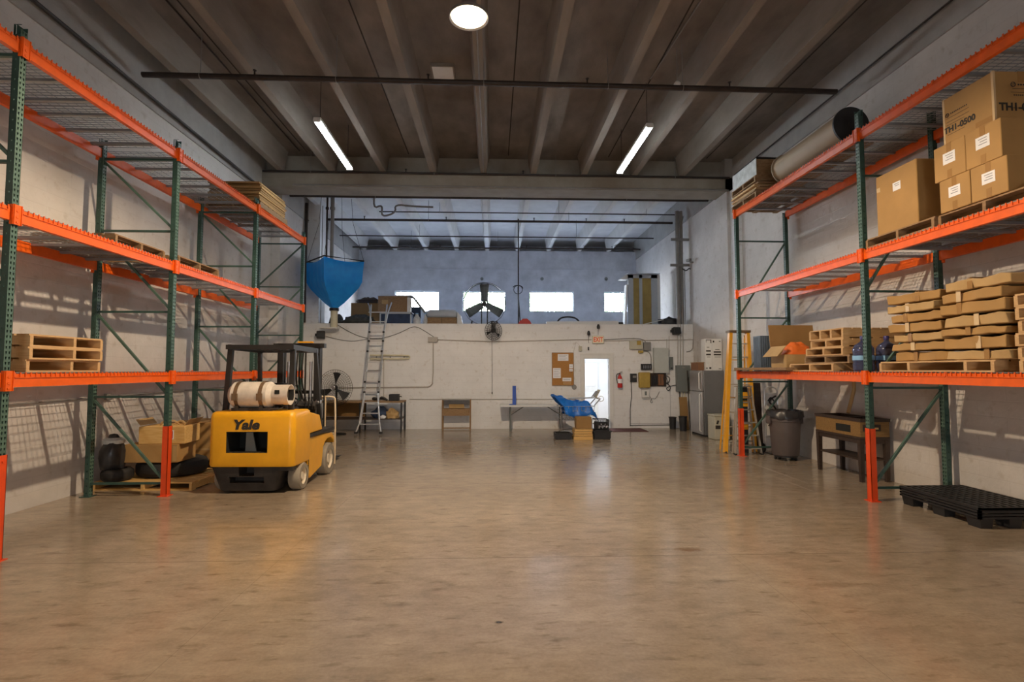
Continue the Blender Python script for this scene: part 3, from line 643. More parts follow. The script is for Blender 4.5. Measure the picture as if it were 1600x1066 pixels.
for k in range(3): MB().tube([(.22+.06*k,1.44,1.12), (.24+.06*k,1.40,1.30)], .008).cyl((.24+.06*k,1.40,1.30), (.24+.06*k,1.395,1.34), .018).build('control_lever', 'black', fk)
b_ = MB(); b_.lathe([(.0,.04), (.05,.02), (.055,-.03), (.0,-.03)], (.42,1.52,1.24), (0,-1,0), 14); b_.build('work_light', 'steel', fk)
# overhead guard
G = MB(); top = 2.15
for s in (-1, 1):
    q = MB(); q.bar((s*.50-.10,.42,1.10), (s*.48-.10,.50,top), .075, .06); q.build('guard_rear_post', 'blackm', fk)
    q = MB(); q.bar((s*.53-.07,1.56,.74), (s*.48-.10,1.45,top), .055, .06); q.build('guard_front_post', 'blackm', fk)
    q = MB(); q.bar((s*.48-.10,.44,top+.0), (s*.48-.10,1.52,top-.02), .05, .08); q.build('guard_side_rail', 'blackm', fk)
q = MB(); q.bar((-.62,.44,top), (.42,.44,top), .06, .07); q.bar((-.6,1.5,top-.02), (.4,1.5,top-.02), .06, .07)
for k in range(7): q.bar((-.50+k*.133,.46,top+.01), (-.50+k*.133,1.48,top-.01), .03, .025)
q.build('guard_roof', 'blackm', fk)
# gas tank lying across the back
c0 = Vector((.0, .30, 1.425)); r = .195
tk = MB(); tk.lathe([(0,-.46), (.09,-.455), (.14,-.44), (r,-.38), (r,.14), (.15,.20), (.13,.22)], c0, (1,0,0), 28); tk = tk.build('gas_tank', 'tank', fk)
k_ = MB(); k_.lathe([(.145,.18), (.150,.20), (.150,.43), (.155,.44), (.142,.44), (.14,.20)], c0, (1,0,0), 28); k_ = k_.build('valve_collar', 'tank', tk, smooth=True)
MB().bb(.26,.33, .30-.156, .30-.150, 1.44, 1.50).build('collar_slot', 'hole', tk)
MB().cyl(c0+Vector((.2,0,0)), c0+Vector((.34,0,0)), .03).cyl(c0+Vector((.34,0,-.03)), c0+Vector((.34,0,.05)), .02).build('valve', 'steel', tk)
for xx in (-.30, .06):
    q = MB(); q.lathe([(r+.008,xx-.028), (r+.010,xx-.026), (r+.010,xx+.026), (r+.008,xx+.028)], c0, (1,0,0), 28); q.bb(xx-.04, xx+.04, .30-r-.03, .30-r-.005, 1.35, 1.45); q.build('tank_strap', 'rust', fk)
q = MB(); q.bb(-.38,.20,.16,.44,1.19,1.235); [q.bb(x-.02, x+.02, .14, .46, 1.20, 1.27) for x in (-.30,.06)]; q.tube([(.32,.28,1.28),(.38,.2,1.22),(.1,.16,1.215),(-.2,.18,1.21)], .012, 6, sm=2); q.build('tank_bracket', 'dirty_black', fk)
# mast
q = [];
for s in (-1, 1):
    u = MB(); a_, b_2 = s*.28-.09, s*.38-.09; u.bb(a_, b_2, 1.90, 1.96, .10, 2.28); u.bb(b_2-s*.02, b_2, 1.90, 2.04, .10, 2.28); u.bb(a_, b_2, 2.0, 2.05, .10, 2.28); u.build('mast_channel', 'blackm', fk)
    MB().cyl((s*.20-.09,1.98,.25), (s*.20-.09,1.98,1.95), .028, n=12).build('lift_cylinder', 'steel', fk)
    MB().bb(s*.10-.105, s*.10-.075, 1.97, 1.985, .5, 2.15).build('lift_chain', 'dirty_black', fk)
    f_ = MB(); f_.bb(s*.27-.05, s*.27+.05, 2.08, 2.13, .05, .60); f_.prism([(2.13,.05), (3.15,.05), (3.15,.06), (2.13,.09)], (s*.27-.05,0,0), (0,1,0), (0,0,1), (.10,0,0)); f_.build('fork', 'dirty_black', fk)
u = MB(); u.bb(-.55,.37,1.90,2.02,2.20,2.28); u.bb(-.47,.29,1.9,2.04,.9,.98); u.bb(-.47,.29,1.9,2.04,.12,.22); u.build('mast_crosspiece', 'blackm', fk)
u = MB(); u.bb(-.52,.34,2.05,2.08,.14,.24); u.bb(-.52,.34,2.05,2.08,.5,.6)
for k in range(7): u.bb(-.52+k*.14, -.50+k*.14, 2.05, 2.08, .24, 1.4)
u.bb(-.52,.34,2.05,2.08,1.36,1.42); u.build('load_backrest', 'blackm', fk)
MB().bb(-.10,.18,1.86,1.92,2.285,2.315).build('yellow_warning_strip', 'lad_yellow', fk, bevel=.006)
for k, (dx, dy) in enumerate(((.0,0), (.05,.01), (.10,0))): MB().tube([(-.08+dx,1.86+dy,2.2), (-.10+dx,1.80,1.6), (.02+dx,1.80,1.2), (dx,1.9,.9)], .014, 6, sm=2).build('hydraulic_hose', 'rubber', fk)
# cream tubular rail standing at the right front corner
u = MB(); u.tube([(.22,2.2,1.30), (.45,2.2,1.30), (.50,2.2,1.25), (.50,2.2,.06)], .017, 8, sm=1); u.tube([(.31,2.2,1.29), (.31,2.2,.62), (.51,2.2,.62)], .014, 8); u.bb(.46,.485,2.19,2.21,.12,.60); u.bar((.30,2.11,.55), (.50,2.2,.55), .03, .03); u.bar((.24,2.11,1.27), (.30,2.2,1.27), .03, .03)
u.build('grab_rail', 'cream', fk)
# ================================================================ BOXES AND GOODS, LEFT RACK FLOOR
def carton(label, x, y, z, lx, ly, lz, rz=0, m='card', group=None, tape='y', labels=(), cat='box', name='cardboard_box', bev=.008):
    """closed carton on its base centre; tape = axis of the top tape"""
    t = thing(name, label, cat, (x, y, z), rz, group)
    MB().bb(-lx/2, lx/2, -ly/2, ly/2, 0, lz).build('body', m, t, bevel=bev)
    q = MB(); w_ = .03
    if tape == 'y': q.bb(-w_, w_, -ly/2-.002, ly/2+.002, lz-.10, lz+.002) if False else q.bb(-w_, w_, -ly/2, ly/2, lz, lz+.0015); q.bb(-w_, w_, -ly/2-.0015, -ly/2, lz-.09, lz); q.bb(-w_, w_, ly/2, ly/2+.0015, lz-.09, lz)
    if tape == 'x': q.bb(-lx/2, lx/2, -w_, w_, lz, lz+.0015); q.bb(-lx/2-.0015, -lx/2, -w_, w_, lz-.14, lz); q.bb(-lx/2-.0015, -lx/2, -w_, w_, 0, .1)
    if q.v: q.build('packing_tape', 'tape', t)
    return t
def side_label(t, lx, cy, cz, w_, h_, m='paper', lines=3, side=-1, nm='paper_label'):
    x = side*lx/2; l_ = MB().bb(x, x+side*.002, cy-w_/2, cy+w_/2, cz-h_/2, cz+h_/2).build(nm, m, t)
    q = MB()
    for k in range(lines): q.bb(x+side*.002, x+side*.003, cy-w_*.32, cy+w_*(.30-.12*(k % 2)), cz+h_*(.28-.22*k)-.004, cz+h_*(.28-.22*k)+.004)
    if lines: q.build('printed_lines', 'ink_grey', l_)
def front_label(t, ly, cx, cz, w_, h_, m='paper', lines=3, nm='paper_label', inkm='ink_grey'):
    y = -ly/2; l_ = MB().bb(cx-w_/2, cx+w_/2, y-.002, y, cz-h_/2, cz+h_/2).build(nm, m, t); q = MB()
    for k in range(lines): q.bb(cx-w_*.34, cx+w_*(.32-.12*(k % 2)), y-.003, y-.002, cz+h_*(.28-.22*k)-.004, cz+h_*(.28-.22*k)+.004)
    if lines: q.build('printed_lines', inkm, l_)
pl = pallet('battered pine pallet on the floor under the tyres at the left rack', -5.20, 8.74, 0.0, 1.5, 1.2, m='wood_yellow', h=.12, rz=R(-3))
def tyre(x, y, z, r, w_, label, rim=False):
    t = thing('tyre', label, 'tyre', (x, y, z), 0, 'black tyres on the floor pallet')
    MB().lathe([(r*.60,.0), (r*.80,-.0), (r*.96,.03), (r,w_*.3), (r,w_*.7), (r*.96,w_-.03), (r*.80,w_), (r*.60,w_), (r*.56,w_*.5), (r*.60,.0)], n=40).build('tread', 'rubber', t)
    if rim: MB().lathe([(r*.60,w_*.2), (r*.5,w_*.5), (r*.2,w_*.55), (0,w_*.5)], n=30).build('wheel_rim', 'steel', t)
tyre(-5.72, 8.32, .121, .21, .18, 'smaller black tyre lying flat beside the rear post on the floor pallet', True)
tyre(-5.20, 8.84, .121, .50, .25, 'large black tyre lying flat under the cartons, behind the orange post guard')
bx_ = carton('plain cardboard carton, the lower of two resting on the tyres at the left rack', -5.25, 8.60, .373, .80, .5, .28, m='card', tape='')
front_label(bx_, .5, .36, .14, .06, .24, 'card2', 0, 'pale_edge_label')
bx_ = carton('crumpled open cardboard carton on top of the plain one, with a red and white sticker', -5.12, 8.60, .655, .68, .46, .27, m='wood_yellow', tape='', rz=R(3))
front_label(bx_, .46, .10, .14, .15, .14, 'paper', 0, 'white_sticker_border'); front_label(bx_, .464, .10, .14, .12, .11, 'red', 0, 'red_sticker')
for s, a in ((-1,R(-60)), (1,R(62))):
    q = MB(); q.box((s*.36,0,.33), (.004,.44,.12), (0, s*R(38), 0)); q.build('open_flap', 'card2', bx_)
q = MB(); q.tube([(-.1,-.1,.28), (-.05,-.12,.34), (.08,-.06,.35), (.12,.02,.28)], .012, 6, sm=2); q.tube([(0,.1,.27), (.1,.12,.33), (.2,.05,.28)], .02, 6, sm=2); q.build('packing_straw', 'card2', bx_)
def blob(name, label, cat, loc, r3, m, seed=1, amp=.12, n=20, flat=True, fine=3):
    rnd = random.Random(seed); q = MB(); ph = [(rnd.uniform(0,6.3), rnd.uniform(1.5,fine+2)) for _ in range(8)]
    V = []; rows = n//2
    for i in range(rows+1):
        th = math.pi*i/rows
        for j in range(n):
            a = 2*math.pi*j/n; k = 1+amp*(math.sin(a*round(ph[0][1])+ph[0][0]+th*2)*.5+math.sin(a*round(ph[1][1]+2)+ph[1][0]-th*3)*.3+math.sin(th*ph[2][1]*2+ph[2][0])*.4)
            z = math.cos(th)*k; z = max(z, -.55) if flat else z
            V.append((r3[0]*math.sin(th)*math.cos(a)*k, r3[1]*math.sin(th)*math.sin(a)*k, r3[2]*(z+(.55 if flat else 0))))
    q.add(V, [(i*n+j, i*n+(j+1) % n, (i+1)*n+(j+1) % n, (i+1)*n+j) for i in range(rows) for j in range(n)])
    return tag(q.build(name, m, loc=loc, ang=80), label, cat)
M['bag_black'] = mat('black_bin_bag', (.03,.03,.033), .35, var=.3, bump=.5, bscale=10)
o = blob('rubbish_bag', 'full black plastic bag standing on the small tyre behind the cartons', 'bag', (-5.78, 8.30, .30), (.17,.19,.32), 'bag_black', 4)
MB().lathe([(.14,.38), (.15,.43), (.10,.47), (.02,.46)], n=18).build('clear_plastic_top', 'wrap', o)
t = thing('storage_crate', 'large yellow-brown carton behind the forklift, in the third bay of the left rack', 'box', (-5.05, 10.35, 0))
t.location = (-5.12, 9.86, 0)
MB().bb(-.50,.52,-.42,.42,.22,.88).build('body', 'card', t, bevel=.01); MB().bb(-.48,.50,-.40,.40,0,.22).build('dark_base', 'darkwood', t); MB().bb(-.50,.52,-.422,-.42,.40,.43).build('pale_band', 'card2', t)
t = pipe('grey conduit running along the left wall below the low shelf', [(-6.0,3.0,1.33), (-6.0,8.2,1.38), (-6.0,13.0,1.42)], .014, 'conduit', name='conduit')
q = MB(); q.bb(-6.025,-5.98,8.40,8.52,1.33,1.43); tag(q.build('junction_box', 'conduit', bevel=.004), 'small grey junction box on the left wall conduit', 'junction box')
# ================================================================ GOODS ON THE RIGHT RACK
zz = LZ[0]+SHZ; zm = RZ[1]+SHZ; zt = RZ[2]+SHZ
# --- top shelf
pallet('lower brown pallet under the wrapped stack on the top right shelf', 5.70, 10.56, zt, 1.0, 1.05, run='x', m='wood_old', group='pallets on the top right shelf', sink=0)
for k in range(5):
    o = MB().box((0,0,.02), (.95+.04*(k%2), 1.02, .034)).build('wooden_board', 'wood' if k % 2 else 'wood_old', loc=(5.68+.02*(k%3), 10.54+.03*(k%2), zt+.134+.036*k), rz=R((-2,1,3,0,2)[k]), bevel=.003)
    tag(o, 'thin board between the two brown pallets, top right shelf, %s of five' % ('lowest','second','middle','fourth','topmost')[k], 'board', 'boards on the top right shelf')
pallet('upper brown pallet directly below the plastic-wrapped block on the top right shelf', 5.70, 10.56, zt+.134+.19, 1.0, 1.02, run='x', m='wood_old', group='pallets on the top right shelf')
t = thing('wrapped_load', 'block of boards in pale plastic wrap at the far end of the top right shelf', 'wrapped load', (5.70, 10.56, zt+.134+.19+.131))
MB().bb(-.46,.46,-.5,.5,0,.33).build('board_block', 'wood_old', t, bevel=.01)
q = MB(); q.bb(-.475,-.462,-.51,.51,.0,.34); q.bb(-.47,.2,.501,.51,.0,.34); q.build('plastic_wrap', 'wrap', t, bevel=.006)
q = MB(); q.box((.05,-.02,.352), (1.02,.95,.02), (0,R(1.5),0)); q.box((.1,.0,.375), (.8,.8,.018), (R(1.5),0,0)); q.build('dark_cover_sheet', 'black', t)
rt_ = thing('paper_roll', 'long tan roll with black end discs lying along the top right shelf', 'roll', (5.47, 7.66, zt+.037+.285))
ax = Vector((.0, 1.75, .0)); MB().cyl((0,0,0), ax, .25, n=40).build('wound_paper', 'roll', rt_)
a_ = ax.normalized(); q = MB(); q.cyl(-a_*.03, a_*0, .283, n=40); q.cyl(-a_*.035, -a_*.03, .05, n=16); q.build('end_disc', 'black', rt_)
MB().cyl(ax, ax+a_*.02, .283, n=40).build('end_disc', 'roll', rt_)
o = MB().box((0,0,.018), (.50,2.0,.034)).build('wooden_board', 'wood_old', loc=(5.50, 8.55, zt), bevel=.003); tag(o, 'long thin board lying under the tan roll on the top right shelf', 'board')
# --- middle shelf
pallet('brown pallet under the big labelled carton on the middle right shelf', 5.74, 6.50, zm, 1.06, 1.14, run='x', m='wood_old', group='pallets on the middle right shelf')
pallet('brown pallet under the five stacked cartons on the middle right shelf', 5.76, 5.34, zm, 1.02, 1.16, run='x', m='wood_old', group='pallets on the middle right shelf')
t = carton('big plain cardboard carton with one small label on the middle right shelf', 5.62, 6.57, zm+.134, .70, .69, .82, tape='', bev=.012)
side_label(t, .70, -.02+.0, .58, .13, .11, 'paper', 2)
MB().bb(-.352,-.35,.27,.33,.60,.66).build('tape_scrap', 'clear_tape', t)
CB = zm+.134
for (yy, zq, ww, hh, lab, nm) in ((5.675,CB,.39,.38,'lower','left'), (5.265,CB,.41,.38,'lower','right')):
    t = carton('cardboard carton with a white label, bottom row %s, under the large printed carton' % nm, 5.52, yy, zq, .56, ww, hh, tape='x', group='labelled cartons on the middle right shelf'); side_label(t, .56, 0, hh*.56, .15, .12)
for (yy, zq, ww, hh, nm) in ((5.725,CB+.382,.41,.41,'left'), (5.31,CB+.382,.41,.41,'right')):
    t = carton('cardboard carton with a white label, second row %s, directly under the large printed carton' % nm, 5.52, yy, zq, .56, ww, hh, tape='x', group='labelled cartons on the middle right shelf'); side_label(t, .56, 0, hh*.58, .16, .13)
zb = CB+.382+.412
t = carton('large carton printed TH1-0500 on two faces, top of the stack on the middle right shelf', 5.58, 5.50, zb, .62, .62, .54, m='card', tape='')
for k, (dx, dy) in enumerate(((-.31,-.31), (-.31,.29))): q = MB(); q.bb(dx-.003, dx+.02, dy-.003, dy+.022, 0, .542) ; q.build('clear_edge_tape', 'clear_tape', t)
# writing: face towards the aisle (-x) and face towards the camera (-y)
text('printed_code', 'TH1-0500', .095, (-.312, .105, .155), (R(90), 0, R(-90)), 'ink', t, .001, 0, .0035)
text('printed_code', 'TH1-0500', .115, (-.02, -.312, .15), (R(90), 0, 0), 'ink', t, .001, 0, .004)
q = MB()
for zc, a, b in ((.295,-.02,.27), (.25,-.02,.27), (.215,.04,.27), (.10,.04,.26)): q.bb(-.312,-.3105,a,b,zc-.002,zc+.002)
for zc, a, b in ((.30,-.20,.20), (.262,-.22,.22), (.095,-.22,.10)): q.bb(a,b,-.402,-.4005,zc-.002,zc+.002)
q.build('printed_rules', 'ink', t)
q = MB(); q.ring((-.312,.255,.335), (1,0,0), .022, .004, 20, 5); q.bb(-.313,-.311,.235,.275,.333,.338); q.bb(-.313,-.311,.253,.257,.315,.357); q.ring((-.19,-.402,.345), (0,1,0), .024, .004, 20, 5); q.bb(-.212,-.168,-.403,-.401,.335,.340); q.bb(-.212,-.168,-.403,-.401,.35,.355); q.build('globe_mark', 'ink', t)
q = MB()
for k in range(10): q.bb(-.312,-.311,.21-.022*k,.198-.022*k,.33,.345)
for k in range(10): 
    if k != 4: q.bb(-.14+.027*k,-.122+.027*k,-.402,-.401,.335,.352)
for k in range(12): q.bb(-.19+.022*k,-.175+.022*k,-.402,-.401,.225,.238)
q.build('small_printing', 'ink', t)
MB().bb(-.3115,-.31,-.28,-.09,.02,.075).build('dark_printed_patch', 'tape', t)
q = MB(); q.bb(-.04,.04,-.312,-.31,.42,.54); q.build('packing_tape', 'tape', t)
# --- low shelf, far bay
o = MB().box((0,0,.025), (.16,1.95,.05)).build('wooden_plank', 'wood_old', loc=(5.15, 9.90, zz+.016), bevel=.004); tag(o, 'long brown plank lying along the beam at the far end of the low right shelf', 'plank')
t = thing('open_cardboard_box', 'open cardboard box with a raised flap and orange cloth spilling out, low right shelf', 'box', (5.56, 9.50, zz))
q = MB(); q.bb(-.29,-.28,-.26,.26,0,.30); q.bb(.28,.29,-.26,.26,0,.30); q.bb(-.28,.28,-.26,-.25,0,.30); q.bb(-.28,.28,.25,.26,0,.30); q.bb(-.28,.28,-.25,.25,0,.01); q.build('body', 'card2', t)
MB().box((-.37,0,.36), (.008,.50,.26), (0,R(42),0)).build('side_flap', 'card2', t)
b_ = blob('x', None, None, (.02,-.04,.20), (.25,.20,.20), 'orange_bag', 9, .22, fine=5); b_.parent = t; b_.name = 'orange_cloth'
o = MB().bb(-.44,.44,-.012,.012,0,.90).build('cardboard_sheet', 'card3', loc=(5.80,9.88,zz), bevel=.003); o.rotation_euler = (R(-8),0,R(0)); tag(o, 'tall brown cardboard sheet standing behind the open box on the low right shelf', 'cardboard')
t = thing('plastic_crate', 'small ribbed blue-grey crate behind the open box at the end of the low right shelf', 'crate', (5.50,10.35,zz))
M['crate'] = mat('blue_grey_plastic', (.12,.16,.22), .5); q = MB(); q.bb(-.2,.2,-.14,.14,0,.70); q.build('body', 'crate', t); q = MB(); [q.bb(-.2+.045*k,-.185+.045*k,-.15,-.14,.02,.68) for k in range(9)]; [q.bb(-.21,-.20,-.13+.045*k,-.115+.045*k,.02,.68) for k in range(6)]; q.build('ribs', 'crate', t)
names = ('bottom pallet of the untidy stack of five', 'second pallet from the bottom of the untidy stack of five', 'middle pallet of the untidy stack of five', 'second pallet from the top of the untidy stack of five', 'top pallet of the untidy stack of five')
sp = [(5.70,8.44,1.0,1.18,0,'wood'), (5.72,8.06,1.0,1.10,0,'wood_old'), (5.72,8.11,1.0,.92,.5,'wood'), (5.74,8.06,1.0,.82,-1,'wood'), (5.76,8.09,1.03,.82,1,'wood')]
z = zz
for k, (x, y, lx, ly, rz, mm) in enumerate(sp):
    hh = (.125,.12,.125,.125,.16)[k]; pallet(names[k]+' on the low right shelf', x, y, z, lx, ly, h=hh, run='x', rz=R(rz), m=mm, group='untidy pallet stack on the low right shelf', ns=3 if k != 4 else 4); z += hh+.001
def bottle(x, y, z, label, lay=None):
    t = thing('water_bottle', label, 'water bottle', (x, y, z), 0, 'large blue water bottles on the low right shelf')
    P = [(0,0), (.115,0), (.132,.02), (.135,.10), (.128,.125), (.135,.15), (.135,.22), (.128,.245), (.135,.27), (.133,.33), (.10,.385), (.045,.42), (.030,.44), (.030,.48), (0,.48)]
    MB().lathe(P, n=28).build('bottle_body', 'bottle', t); MB().lathe([(.034,.455), (.036,.50), (.03,.51), (0,.51)], n=16).build('cap', 'bottle_cap', t)
    if not lay: MB().lathe([(.1365,.16), (.1365,.225)], n=28).build('label', 'bottle_label', t)
    if lay: t.rotation_euler = lay
    return t
bottle(5.32, 7.35, zz+.001, 'blue water bottle with pale label left of the post on the low right shelf')
bottle(5.66, 7.34, zz+.001, 'standing blue water bottle right of the rack post on the low right shelf')
bottle(5.87, 7.37, zz+.137, 'blue water bottle lying on its side behind the standing ones', (R(90), 0, R(88)))
# --- low shelf, near bay
pallet('long pine pallet under the flat brown packages on the low right shelf', 5.72, 6.07, zz, 1.05, 1.62, run='x', m='wood', ns=4, spos=(0,.2,.70,1), nd=6, group='pallets in the near bay of the low right shelf')
def package(label, x, y, z, lx, ly, h, rz, rx, seed, grp):
    """flat kraft package with soft, dented faces and tape"""
    rnd = random.Random(seed); nx, ny = 5, 9; e_ = lambda i, j: i in (0,nx) or j in (0,ny); q = MB(); V = []
    for s in (0, 1):
        for i in range(nx+1):
            for j in range(ny+1):
                e = (i in (0,nx)) or (j in (0,ny)); zz_ = (h if s else 0)
                zz_ += (rnd.uniform(-.016,.003)-.012*abs(math.sin(j*.7+seed)) if s else rnd.uniform(0,.010)*(1 if e_(i,j) else 0)); 
                xx = -lx/2+lx*i/nx; yy = -ly/2+ly*j/ny
                if e: xx += rnd.uniform(-.020,.014)+.014*math.sin(j*1.1+seed*2)*(1 if s else .3); yy += rnd.uniform(-.010,.010)
                V.append((xx, yy, zz_))
    W_ = ny+1; N_ = (nx+1)*W_; I = lambda s, i, j: s*N_+i*W_+j; Fc = []
    for i in range(nx):
        for j in range(ny): Fc += [(I(0,i,j), I(0,i,j+1), I(0,i+1,j+1), I(0,i+1,j)), (I(1,i,j), I(1,i+1,j), I(1,i+1,j+1), I(1,i,j+1))]
        Fc += [(I(0,i,0), I(0,i+1,0), I(1,i+1,0), I(1,i,0)), (I(0,i,ny), I(1,i,ny), I(1,i+1,ny), I(0,i+1,ny))]
    for j in range(ny): Fc += [(I(0,0,j), I(1,0,j), I(1,0,j+1), I(0,0,j+1)), (I(0,nx,j), I(0,nx,j+1), I(1,nx,j+1), I(1,nx,j))]
    q.add(V, Fc); t = thing('flat_package', label, 'package', (x, y, z), R(rz), grp); t.rotation_euler.x = R(rx)
    q.build('wrapping', ('card','card2','card')[seed % 3], t, ang=50, bevel=.010)
    k = MB(); c = rnd.uniform(-.2,.2)*ly; k.bb(-lx/2-.014,-lx/2-.010,c-.03,c+.03,.004,h-.006); k.bb(-lx/2-.01,lx/2,c-.03,c+.03,h+.003,h+.005); k.build('tape_band', 'clear_tape' if seed % 2 else 'tape', t)
zp = zz+.132
hl = [.13,.115,.12,.13,.125,.12,.135]; z = zp
wl = ('lowest', 'second', 'third', 'fourth', 'fifth', 'sixth', 'top')
for k, h in enumerate(hl):
    package('%s flat brown package, left column of the near right low shelf' % wl[k], 5.62+(-.02 if k % 2 else .015), 6.28+.02*k, z, .72, .78 if k < 4 else .74, h-.006, (0,1.5,-2,1,2,-2,4)[k], 0, 20+k, 'flat packages, left column'); z += h
z = zp; hr = [.12,.15,.10,.14,.14,.13,.13]
for k, h in enumerate(hr):
    package('%s flat brown package, right column of the near right low shelf' % wl[k], 5.64+(.0,.01,-.02,.0,-.03,0,.02)[k], 5.50+.02*(k % 3), z, .80, .74, h-.006, (0,-2,2,0,2.5,-2,3)[k], 0, 40+k, 'flat packages, right column'); z += h
zq = zz
for k in range(6):
    pallet('%s of six pine pallets stacked at the right edge of the low right shelf' % ('lowest','second','third','fourth','fifth','top')[k], 5.75+.01*(k % 2), 4.47+.015*(k % 3), zq, 1.05, 1.12, run='x', m='wood', group='six stacked pallets at the right edge', sink=0); zq += .1305
# ================================================================ FLOOR, RIGHT SIDE
# black plastic pallet
def plastic_pallet(label, x, y, z, rz):
    t = thing('plastic_pallet', label, 'pallet', (x, y, z), R(rz)); lx, ly = .84, 1.14
    q = MB()
    n = 9
    for i in range(n+1): q.box((-lx/2+lx*i/n, 0, .225), (.035, ly, .03))
    for j in range(13): q.box((0, -ly/2+ly*j/12, .222), (lx, .03, .026))
    for zc in (.12,.155,.19,.225):
        for s in (-1, 1): q.box((s*lx/2, 0, zc), (.03, ly+.03, .024)); q.box((0, s*ly/2, zc), (lx+.03, .03, .024))
    q.build('deck_grid', 'black', t)
    for i in (-1, 0, 1):
        for j in (-1, 0, 1): MB().box((i*(lx/2-.08), j*(ly/2-.09), .055), (.13,.16,.11), tap=1.18).build('foot', 'black', t)
plastic_pallet('thick black plastic pallet flat on the floor at the right edge of the view', 5.94, 6.42, 0, 0)
# two-tier dark table with a wooden crate on it
t = thing('side_table', 'dark brown two-tier wooden table against the right wall under the low shelf', 'table', (6.13, 8.85, 0)); hx, hy = .25, .58
MB().bb(-hx,hx,-hy,hy,.68,.72).build('table_top', 'darkwood', t, bevel=.006); MB().bb(-hx+.03,hx-.03,-hy+.03,hy-.03,.34,.365).build('lower_shelf', 'darkwood', t)
for a in (-1, 1):
    for b in (-1, 1): MB().box((a*(hx-.04), b*(hy-.04), .34), (.055,.055,.68), tap=1.35).build('leg', 'darkwood', t)
q = MB(); q.bb(-hx+.03,hx-.03,-hy+.02,-hy+.045,.61,.68); q.bb(-hx+.03,hx-.03,hy-.045,hy-.02,.61,.68); q.bb(-hx+.02,-hx+.045,-hy+.03,hy-.03,.61,.68); q.build('apron', 'darkwood', t)
t = thing('wooden_crate', 'shallow wooden crate with a dark top frame standing on the dark two-tier table', 'crate', (6.13, 8.85, .721))
q = MB(); q.bb(-.24,-.22,-.58,.58,0,.24); q.bb(.22,.24,-.58,.58,0,.24); q.bb(-.22,.22,.56,.58,0,.24); q.bb(-.22,.22,-.58,-.56,0,.24); q.bb(-.22,.22,-.56,.56,0,.02); q.build('crate_sides', 'crate_brown', t)
q = MB(); q.bb(-.25,-.20,-.60,.60,.24,.29); q.bb(.20,.25,-.60,.60,.24,.29); q.bb(-.20,.20,-.60,-.54,.24,.29); q.bb(-.20,.20,.54,.60,.24,.29); q.bb(-.20,.20,-.03,.03,.24,.27); q.build('dark_top_frame', 'darkwood', t)
MB().bb(-.20,.10,-.5811,-.58,.09,.20).build('dark_end_panel', 'darkwood', t); MB().bb(-.10,.06,-.583,-.5811,.12,.15).build('pale_sticker', 'card2', t); MB().bb(-.2415,-.24,-.35,.02,.05,.17).build('hand_opening', 'hole', t)
o = MB().tube([(6.17,8.95,1.05), (6.36,9.05,1.45), (6.40,9.1,1.62)], .030, 10).build('cardboard_tube', 'card2'); tag(o, 'pale tube leaning from the wooden crate against the right wall', 'tube')
# rubbish bin
t = thing('rubbish_bin', 'big grey-brown round bin on castors with a black bag liner', 'bin', (5.88, 10.44, 0))
MB().lathe([(0,.10), (.235,.10), (.25,.12), (.285,.76), (.30,.77), (.30,.82), (.31,.83), (.318,.96), (.30,.96), (.27,.5), (0,.45)], n=36).build('bin_body', 'bin', t)
for s in (-1, 1): MB().box((s*.33,0,.80), (.05,.12,.16)).build('handle', 'bin', t, bevel=.012)
q = MB(); nn = 48; V = []
rnd = random.Random(3)
for rr_, zc, j_ in ((.27,.86,.0), (.31,.985,.012), (.333,.97,.015), (.338,.84,.035)):
    for j in range(nn): a = 2*math.pi*j/nn; jt = rnd.uniform(-j_, j_); V.append(((rr_+jt*.4)*math.cos(a), (rr_+jt*.4)*math.sin(a), zc+jt))
q.add(V, [(i*nn+j, i*nn+(j+1) % nn, (i+1)*nn+(j+1) % nn, (i+1)*nn+j) for i in range(3) for j in range(nn)]); q.build('bag_liner', 'bag_black', t, ang=80)
MB().cyl((0,0,.065), (0,0,.10), .22, n=28).build('dolly', 'black', t)
for k in range(5):
    a = k*1.257+.4; c = Vector((.19*math.cos(a), .19*math.sin(a), .033)); w_ = MB(); w_.cyl(c+Vector((-.012,0,0)), c+Vector((.012,0,0)), .032, n=14); w_.box(c+Vector((0,0,.03)), (.035,.03,.02)); w_.build('castor', 'rubber', t)
# yellow stepladder
def ladder_steps(name, label, A0, A1, B0, B1, n, mr, ms, rail=(.028,.085), back=None, cap=None, rear=None, first=.09, step=.08):
    t = thing(name, label, 'ladder', A0); o = Vector(A0); A0, A1, B0, B1 = [Vector(p)-o for p in (A0, A1, B0, B1)]
    for p, q_ in ((A0, A1), (B0, B1)):
        r_ = MB().bar(p, q_, rail[0], rail[1], (0,1,0)).build('front_rail', mr, t); MB().box(p+Vector((0,0,.012)), (.04,.1,.03)).build('foot', 'rubber', r_)
    for k in range(n):
        f_ = first+(1-first-.03)*k/(n-.4); MB().bar(A0.lerp(A1, f_), B0.lerp(B1, f_), step, .022, (0,0,1)).build('step', ms, t)
    if rear:
        for p, q_ in rear: r_ = MB().bar(Vector(p)-o, Vector(q_)-o, .025, .035, (0,1,0)).build('rear_rail', mr, t)
        for k in range(3): f_ = .12+.33*k; MB().bar((Vector(rear[0][0])-o).lerp(Vector(rear[0][1])-o, f_), (Vector(rear[1][0])-o).lerp(Vector(rear[1][1])-o, f_), .03, .02).build('rear_brace', mr, t)
    if cap: MB().box((A1+B1)/2+Vector((0,.03,.02)), cap).build('top_cap', ms if not mr == 'lad_yellow' else 'rust', t)
    return t
